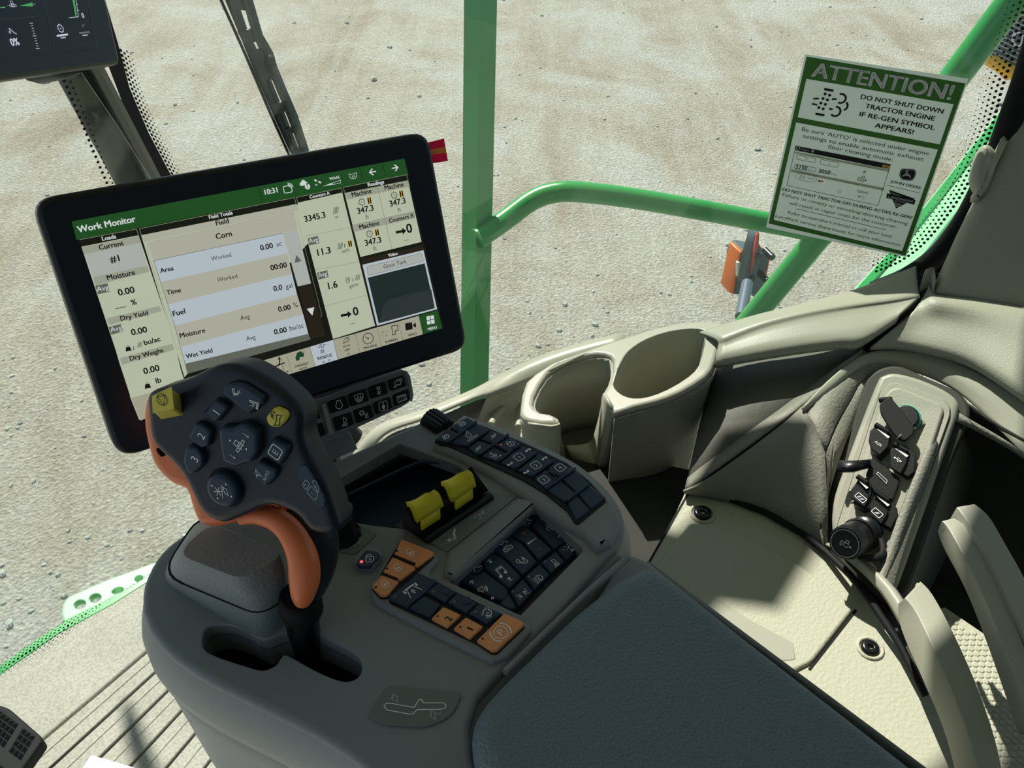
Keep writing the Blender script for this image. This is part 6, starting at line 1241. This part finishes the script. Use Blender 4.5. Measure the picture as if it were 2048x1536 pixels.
# round power socket with a lifted flap
m = M(); cu, cv = O3.uv(*c7(700,400)); kk = O3.px(c7(700,400)); cr = lambda r_, x=cu, y=cv: [(x+r_*math.cos(a), y+r_*math.sin(a)) for a in [2*math.pi*i/32 for i in range(32)]]
m.plate(O3, cr(30*kk), .006, 'teal', .002, uv=True); rs_ = m.obj('power_socket', SK, label='round socket with a teal ring')
m = M(); m.plate(O3, cr(26.5*kk), .004, 'black_plastic', .002, uv=True, h=.005); m.obj('socket_core', rs_)
sbox(((530,340),(565,305),(605,290),(640,330),(765,490),(752,540),(700,582),(650,562),(600,500),(540,400)), .003, 'rubber', 'flap', 'rounded black cover flap', 5, .014, rs_)
m = M(); m.tube([O3.w(*O3.uv(*c7(535,290)), .008), O3.w(*O3.uv(*c7(610,300)), .014)], .0035, 'black_gloss', 10); m.obj('hinge', rs_)
def flapsock(body, cover, hinge, icon=None, ic=None, lab=None, isz=8, idir=(1,.6), th=.010):
    b = sbox(body, th, 'black_plastic', 'socket', lab); c = sbox(cover, .003, 'black_plastic', 'cover', None, 2, th, b)
    m = M(); m.tube([O3.w(*O3.uv(*c7(*hinge[0])), th+.003), O3.w(*O3.uv(*c7(*hinge[1])), th+.003)], .003, 'black_gloss', 10); m.obj('hinge', b)
    m = M(); mid = ((hinge[0][0]+hinge[1][0])/2, (hinge[0][1]+hinge[1][1])/2+22); 
    m.flat(O3, c7((hinge[0][0]+10,hinge[0][1]+30),(hinge[0][0]+25,hinge[0][1]+22),(hinge[1][0]+8,hinge[1][1]+30),(hinge[1][0]-4,hinge[1][1]+40)), 'print_white', th+.0034)
    if icon == 'AUX': m.text(O3, 'AUX', c7(497,580), c7(540,612), 'print_white', True, h=th+.0036)
    elif icon: m.icon(O3, icon, c7(*ic), isz, idir, 'print_white', th+.0036)
    m.obj('marking', b)
flapsock(((490,470),(520,455),(610,520),(600,620),(540,680),(470,620)), ((470,500),(500,470),(600,560),(590,610),(535,668),(475,622),(460,570)), ((505,462),(592,515)), 'AUX', None, 'AUX socket with black cover')
flapsock(((640,600),(700,590),(775,650),(765,770),(720,805),(620,740)), ((600,640),(625,600),(718,670),(712,720),(672,792),(600,745)), ((625,592),(715,640)), 'usb', (652,695), 'socket with a data symbol cover')
b = sbox(((440,780),(480,665),(530,690),(665,800),(660,850),(620,950),(500,905),(470,850)), .006, 'black_plastic', 'data_port', 'open data port')
m = M(); q = [O3.uv(*p) for p in c7((512,775),(522,765),(582,820),(578,842))]; m.plate(O3, q, .0008, 'key_base', 0, uv=True, h=.006); m.strokeuv(O3, q, .0006, 'print_grey', .0075, True); m.obj('port_slot', b)
m = M(); p0, p1 = O3.w(*O3.uv(*c7(475,690)), .012), O3.w(*O3.uv(*c7(475,740)), .012)
q0, q1 = O3.up(.02).hit(*c7(255,670)), O3.up(.02).hit(*c7(250,745))
m.loft([[p0, O3.up(.018).hit(*c7(360,672)), q0], [p1, O3.up(.018).hit(*c7(360,743)), q1]], 'black_plastic'); fo = m.obj('open_flap', b, solid=.004, label='black flap swung open to the left')
m = M(); m.loft([[O3.up(.023).hit(*c7(275,712)), O3.up(.023).hit(*c7(365,714))], [O3.up(.023).hit(*c7(275,720)), O3.up(.023).hit(*c7(365,722))]], 'key_base'); m.obj('catch', fo, solid=.001)
flapsock(((370,850),(400,800),(480,860),(470,1010),(430,1025),(360,980)), ((345,890),(370,855),(465,925),(462,960),(435,1012),(345,950)), ((385,805),(450,850)), 'charge2', (408,948), 'charging socket with two bolt marks', 11, (1,.85))
flapsock(((500,930),(560,920),(650,1010),(655,1060),(610,1150),(510,1090)), ((465,1000),(490,950),(590,1030),(585,1060),(545,1125),(470,1060)), ((500,905),(590,965)), 'charge', (517,1048), 'charging socket with one bolt mark', 11, (1,.9))
# large round capped connector with its strap
A, B = O3.w(*O3.uv(*c7(440,1150)), 0), O3.up(.05).hit(*c7(300,1225))
m = M(); lathe(m, A, B, [(0,.0185),(.15,.0185),(.16,.0155),(.45,.0155),(.47,.0178),(.9,.0183),(1,.0165)], 'black_plastic', 32); kn = m.obj('capped_connector', SK, label='large round black capped connector')
ax_ = (B-A).normalized(); KPl = Pl(B + ax_*.0004, B + ax_*.0004 + ax_.cross(Vector((0,0,1))), B + ax_*.0004 + Vector((0,0,1)) - ax_*ax_.z)
m = M(); m.icon(KPl, 'tractor', c7(300,1225), 11, (1,.5), 'print_dim', .0002)
m.strokeuv(KPl, [(.0145*math.cos(a), .0145*math.sin(a)) for a in [2*math.pi*i/28 for i in range(28)]], .0006, 'print_dim', .0002, True); m.obj('embossing', kn)
m = M(); L = spl([tuple(O3.up(h_).hit(*c7(x, y))) for x, y, h_ in ((395,1310,.035),(450,1325,.03),(520,1318,.022),(558,1280,.015),(545,1200,.008),(500,1120,.006))], 4, False); m.tube(L, .0030, 'rubber', 8, flatx=1.4); m.obj('strap', kn)
m = M(); L = spl([tuple(A + ax_*.022 + (ax_.orthogonal().normalized()*math.cos(a) + ax_.cross(ax_.orthogonal().normalized())*math.sin(a))*.0175) for a in [2*math.pi*i/12 for i in range(13)]], 3, False); m.tube(L, .002, 'rubber', 6); m.obj('retaining_ring', kn)
# --- storage shelf right of the armrest
ZS = .54; SH = HP(ZS)
t = thing('side_shelf', P(1600, 1250, .45), 'pale grained plastic shelf right of the armrest pad with two black screws', 'shelf')
m = M(); m.plate(SH.up(-.03), [(1290,1130),(1335,1060),(1372,980),(1450,998),(1530,1028),(1600,1068),(1655,1110),(1705,1160),(1760,1225),(1815,1310),(1870,1400),(1930,1560),(1960,1720),(1860,1700),(1760,1560),(1600,1420),(1420,1270)], .03, 'beige_lit', .003); m.obj('base', t)
m = M(); m.plate(SH, rnd([SH.uv(*p) for p in ((1378,1048),(1440,1060),(1520,1090),(1600,1135),(1660,1178),(1708,1218),(1622,1328),(1480,1400),(1290,1170))], .006, 4), .004, 'beige_lit', .003, uv=True); m.obj('lid', t, label='lid of the shelf with a dark gap at its edge')
m = M(); m.stroke(SH, [(1712,1220),(1618,1340)], 5, 'rubber', .0006); m.obj('gap_line', t)
m = M(); m.stroke(SH, [(1380,980),(1335,1060),(1298,1125)], 4, 'rubber', .0006); m.obj('gap_line', t)
for c_ in ((1405,1027),(1740,1297)):
    u, v = SH.uv(*c_); rr = 19*SH.px(c_)
    m = M(); m.tube([SH.w(u + rr*1.25*math.cos(a), v + rr*1.25*math.sin(a), .0) for a in [2*math.pi*i/20 for i in range(21)]], .0022, 'beige_lit', 8); b_ = m.obj('screw_seat', t)
    m = M(); q = lambda s_, n=20: [(u+rr*s_*math.cos(2*math.pi*i/n), v+rr*s_*math.sin(2*math.pi*i/n)) for i in range(n)]
    m.plate(SH, q(.95), .004, 'screw', .003, uv=True, holes=[q(.28, 6)], seg=4); m.obj('screw', b_)
m = M(); m.plate(SH, rnd([SH.uv(*p) for p in ((1425,1195),(1500,1245),(1585,1290),(1590,1325),(1500,1330),(1400,1240))], .004, 3), .0045, 'beige_smooth', .001, uv=True); m.obj('finger_recess', t)
# lower wall under the cup holder
m = M(); m.plate(HP(.49), [(780,1020),(1000,880),(1180,900),(1380,940),(1400,1000),(1300,1200),(1100,1100)], .004, 'pocket_dark', 0); m.obj('lower_floor', t)  # dark colour stands in for the cup holder's shade
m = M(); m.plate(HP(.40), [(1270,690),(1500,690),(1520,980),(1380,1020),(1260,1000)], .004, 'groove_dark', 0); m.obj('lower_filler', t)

# --- curved rim between shelf and pockets
t = thing('storage_pocket', P(1900, 1250, .45), 'dark side storage pocket with curved beige slats at the lower right', 'storage pocket')
m = M(); m.loft([Z3([(1640,1085,.545),(1700,1125,.56),(1760,1185,.575),(1800,1250,.58),(1850,1330,.58),(1905,1440,.58),(1950,1560,.58),(1985,1700,.58)]), Z3([(1668,1092,.558),(1720,1120,.573),(1778,1175,.587),(1822,1250,.593),(1872,1340,.593),(1930,1450,.593),(1975,1560,.593),(2010,1700,.593)]), Z3([(1685,1100,.556),(1735,1125,.570),(1795,1180,.582),(1842,1260,.588),(1892,1350,.588),(1950,1455,.588),(1995,1560,.588),(2030,1700,.588)])], 'beige_smooth', 3, 3); m.obj('lower_rim', t, solid=.004)
def slat(outer, face, inner, zt, zb, nm='slat', lab=None):
    m = M(); m.loft([S3(outer, zt), S3(face, zt), S3(inner, zb)], 'beige_smooth', 4, 1); return m.obj(nm, t, solid=.005, label=lab, bevel=.001)
slat([(1838,1168),(1862,1195),(1900,1265),(1945,1365),(1985,1480),(2010,1600)], [(1815,1200),(1838,1232),(1875,1310),(1915,1400),(1950,1500),(1975,1600)], [(1806,1206),(1812,1260),(1850,1350),(1890,1440),(1915,1520),(1935,1620)], .615, .590, lab='lower curved beige slat')
m = M(); m.loft([S3([(1835,1165),(1862,1195),(1900,1265),(1945,1365),(1985,1480),(2010,1600)], .615), S3([(1830,1190),(1858,1215),(1905,1300),(1955,1410),(1998,1520),(2020,1600)], .58)], 'beige', 4, 1); m.obj('slat_back', t, solid=.003)
slat([(1946,1014),(1975,1040),(2010,1100),(2048,1170),(2120,1330)], [(1918,1018),(1950,1065),(1985,1125),(2020,1200),(2090,1350)], [(1905,1045),(1925,1095),(1965,1160),(2000,1230),(2060,1350)], .655, .632, lab='upper curved beige slat')
slat([(1905,1042),(1935,1065),(1975,1130),(2010,1210),(2048,1310),(2090,1430)], [(1890,1045),(1908,1070),(1945,1140),(1985,1225),(2025,1330),(2070,1450)], [(1885,1062),(1900,1100),(1940,1175),(1975,1260),(2010,1355),(2050,1470)], .648, .625)
# pocket body: dark inner walls
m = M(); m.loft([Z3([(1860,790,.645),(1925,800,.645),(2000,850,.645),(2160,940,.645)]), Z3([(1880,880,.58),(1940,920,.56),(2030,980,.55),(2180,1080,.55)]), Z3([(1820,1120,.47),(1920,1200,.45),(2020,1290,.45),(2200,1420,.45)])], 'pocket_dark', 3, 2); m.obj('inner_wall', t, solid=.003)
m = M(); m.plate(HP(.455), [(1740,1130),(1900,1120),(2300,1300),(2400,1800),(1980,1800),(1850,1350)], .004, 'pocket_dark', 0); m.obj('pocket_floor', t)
m = M(); m.tube(Z3([(1374,980,.545),(1450,994,.545),(1530,1024,.545),(1600,1064,.545),(1650,1102,.548),(1700,1150,.56),(1740,1200,.56),(1800,1290,.555),(1850,1390,.55)]), .004, 'rubber', 8); m.obj('edge_gap', t)
m = M(); m.loft([Z3([(1790,880,.645),(1840,830,.65),(1890,815,.652),(1960,850,.655),(2048,905,.655),(2130,980,.655)]), Z3([(1880,835,.647),(1895,838,.647),(1915,845,.647),(1975,872,.647),(2048,915,.647),(2130,985,.647)])], 'beige_grain', 3, 1); m.obj('opening_rim', t, solid=.002)
m = M(); m.loft([Z3([(1893,842,.645),(1860,930,.628),(1825,1020,.605),(1790,1110,.585),(1765,1175,.575)]), Z3([(1868,850,.645),(1832,940,.626),(1795,1035,.602),(1765,1120,.58),(1745,1165,.57)])], 'beige_grain', 3, 1); m.obj('dividing_rim', t, solid=.003)
m = M(); m.loft([Z3([(1893,842,.645),(1860,930,.628),(1825,1020,.605),(1790,1110,.585),(1765,1175,.575)]), Z3([(1980,900,.54),(1950,990,.52),(1910,1080,.50),(1870,1160,.48),(1840,1220,.47)])], 'beige_grain', 3, 1); m.obj('end_wall', t, solid=.003)
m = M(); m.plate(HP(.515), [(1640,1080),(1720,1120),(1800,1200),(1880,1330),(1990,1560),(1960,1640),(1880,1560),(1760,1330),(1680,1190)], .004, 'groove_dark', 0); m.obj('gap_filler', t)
# honeycomb mat in the pocket: raised hexagon cells
m = M(); HC = HP(.50); base_ = [(1880,1225),(1980,1280),(2060,1340),(2150,1500),(2150,1700),(2030,1640),(1960,1480)]
m.plate(HC.up(-.004), [(1850,1225),(1890,1215),(2060,1330),(2250,1480),(2250,1800),(1990,1800),(1900,1400)], .004, 'beige_lit', 0)
hm = m.obj('honeycomb_mat', t, label='honeycomb textured mat inside the pocket')
m = M(); o_ = HC.uv(1950,1330); rr = .0042
for i in range(-26, 40):
    for j in range(-26, 30):
        u = o_[0] + i*rr*1.75 + (j % 2)*rr*.875; v = o_[1] + j*rr*1.53
        wp__ = HC.w(u, v) - CAM; dd = wp__.y*CP - wp__.z*SP; X_, Y_ = 1024 + F*wp__.x/dd, 768 - F*(wp__.y*SP + wp__.z*CP)/dd
        if Y_ < 1222 + (X_-1880)*.62 or X_ < 1850 + (Y_-1225)*.30: continue
        hx = [(u+rr*.93*math.sin(a*math.pi/3), v+rr*.93*math.cos(a*math.pi/3)) for a in range(6)]; h2 = [(u+rr*.6*math.sin(a*math.pi/3), v+rr*.6*math.cos(a*math.pi/3)) for a in range(6)]
        m.add([HC.w(*p) for p in hx] + [HC.w(*p, .0011) for p in h2], [(k, (k+1) % 6, 6+(k+1) % 6, 6+k) for k in range(6)] + [(6,7,8,9,10,11)], 'beige_lit')
m.obj('cells', hm, kind='stuff')
# --- pedal and paper on the floor
t = thing('brake_pedal', P(20, 1500, .02), 'black studded pedal at the lower left edge of the floor', 'pedal')
PDL = HP(.10); k7 = K(0, 1100, 3.522)
m = M(); m.plate(PDL.up(-.02), rnd([PDL.uv(*p) for p in k7((-400,980),(0,1090),(60,1110),(290,1310),(303,1345),(150,1560),(50,1750),(-400,1750))], .008, 4), .02, 'rubber', .004, uv=True); m.obj('plate', t)
m = M()
for i in range(14):
    for j in range(22):
        q = (-210 + i*27 + j*14, 1500 + i*17 - j*26) if 0 else None
A = PDL.uv(*k7(0,1110)); e_1 = PDL.uv(*k7(290,1320)); e_2 = PDL.uv(*k7(150,1560))
u1 = Vector((e_1[0]-A[0], e_1[1]-A[1])); L1 = u1.length; u1.normalize(); u2 = Vector((e_2[0]-e_1[0], e_2[1]-e_1[1])).normalized()
sp_ = .0095
for i in range(-4, int(L1/sp_)):
    for j in range(1, 26):
        if j in (5, 6) or i % 9 in (5,): continue
        c = Vector(A) + u1*(i*sp_+.004) + u2*(j*sp_ - .002)
        b4 = [c + u1*sx*sp_*.46 + u2*sy*sp_*.46 for sx, sy in ((-1,-1),(1,-1),(1,1),(-1,1))]
        m.add([PDL.w(p.x, p.y, 0) for p in b4] + [PDL.w(c.x, c.y, .005)], [(0,1,4),(1,2,4),(2,3,4),(3,0,4)], 'black_gloss')
m.obj('studs', t, kind='stuff')
m = M(); m.tube([P(-60,1560,.08), P(-80,1580,.01)], .015, 'rubber', 10); m.obj('stem', t)
m = M(); m.plate(HP(.04), [(182,1510),(275,1537),(330,1560),(300,1700),(60,1700)], .001, 'paper_white', 0); m.obj('paper_sheet', label='corner of a white paper sheet at the bottom edge of the picture', cat='paper')
# the added blade at roof height throws the narrow shadow on the mat
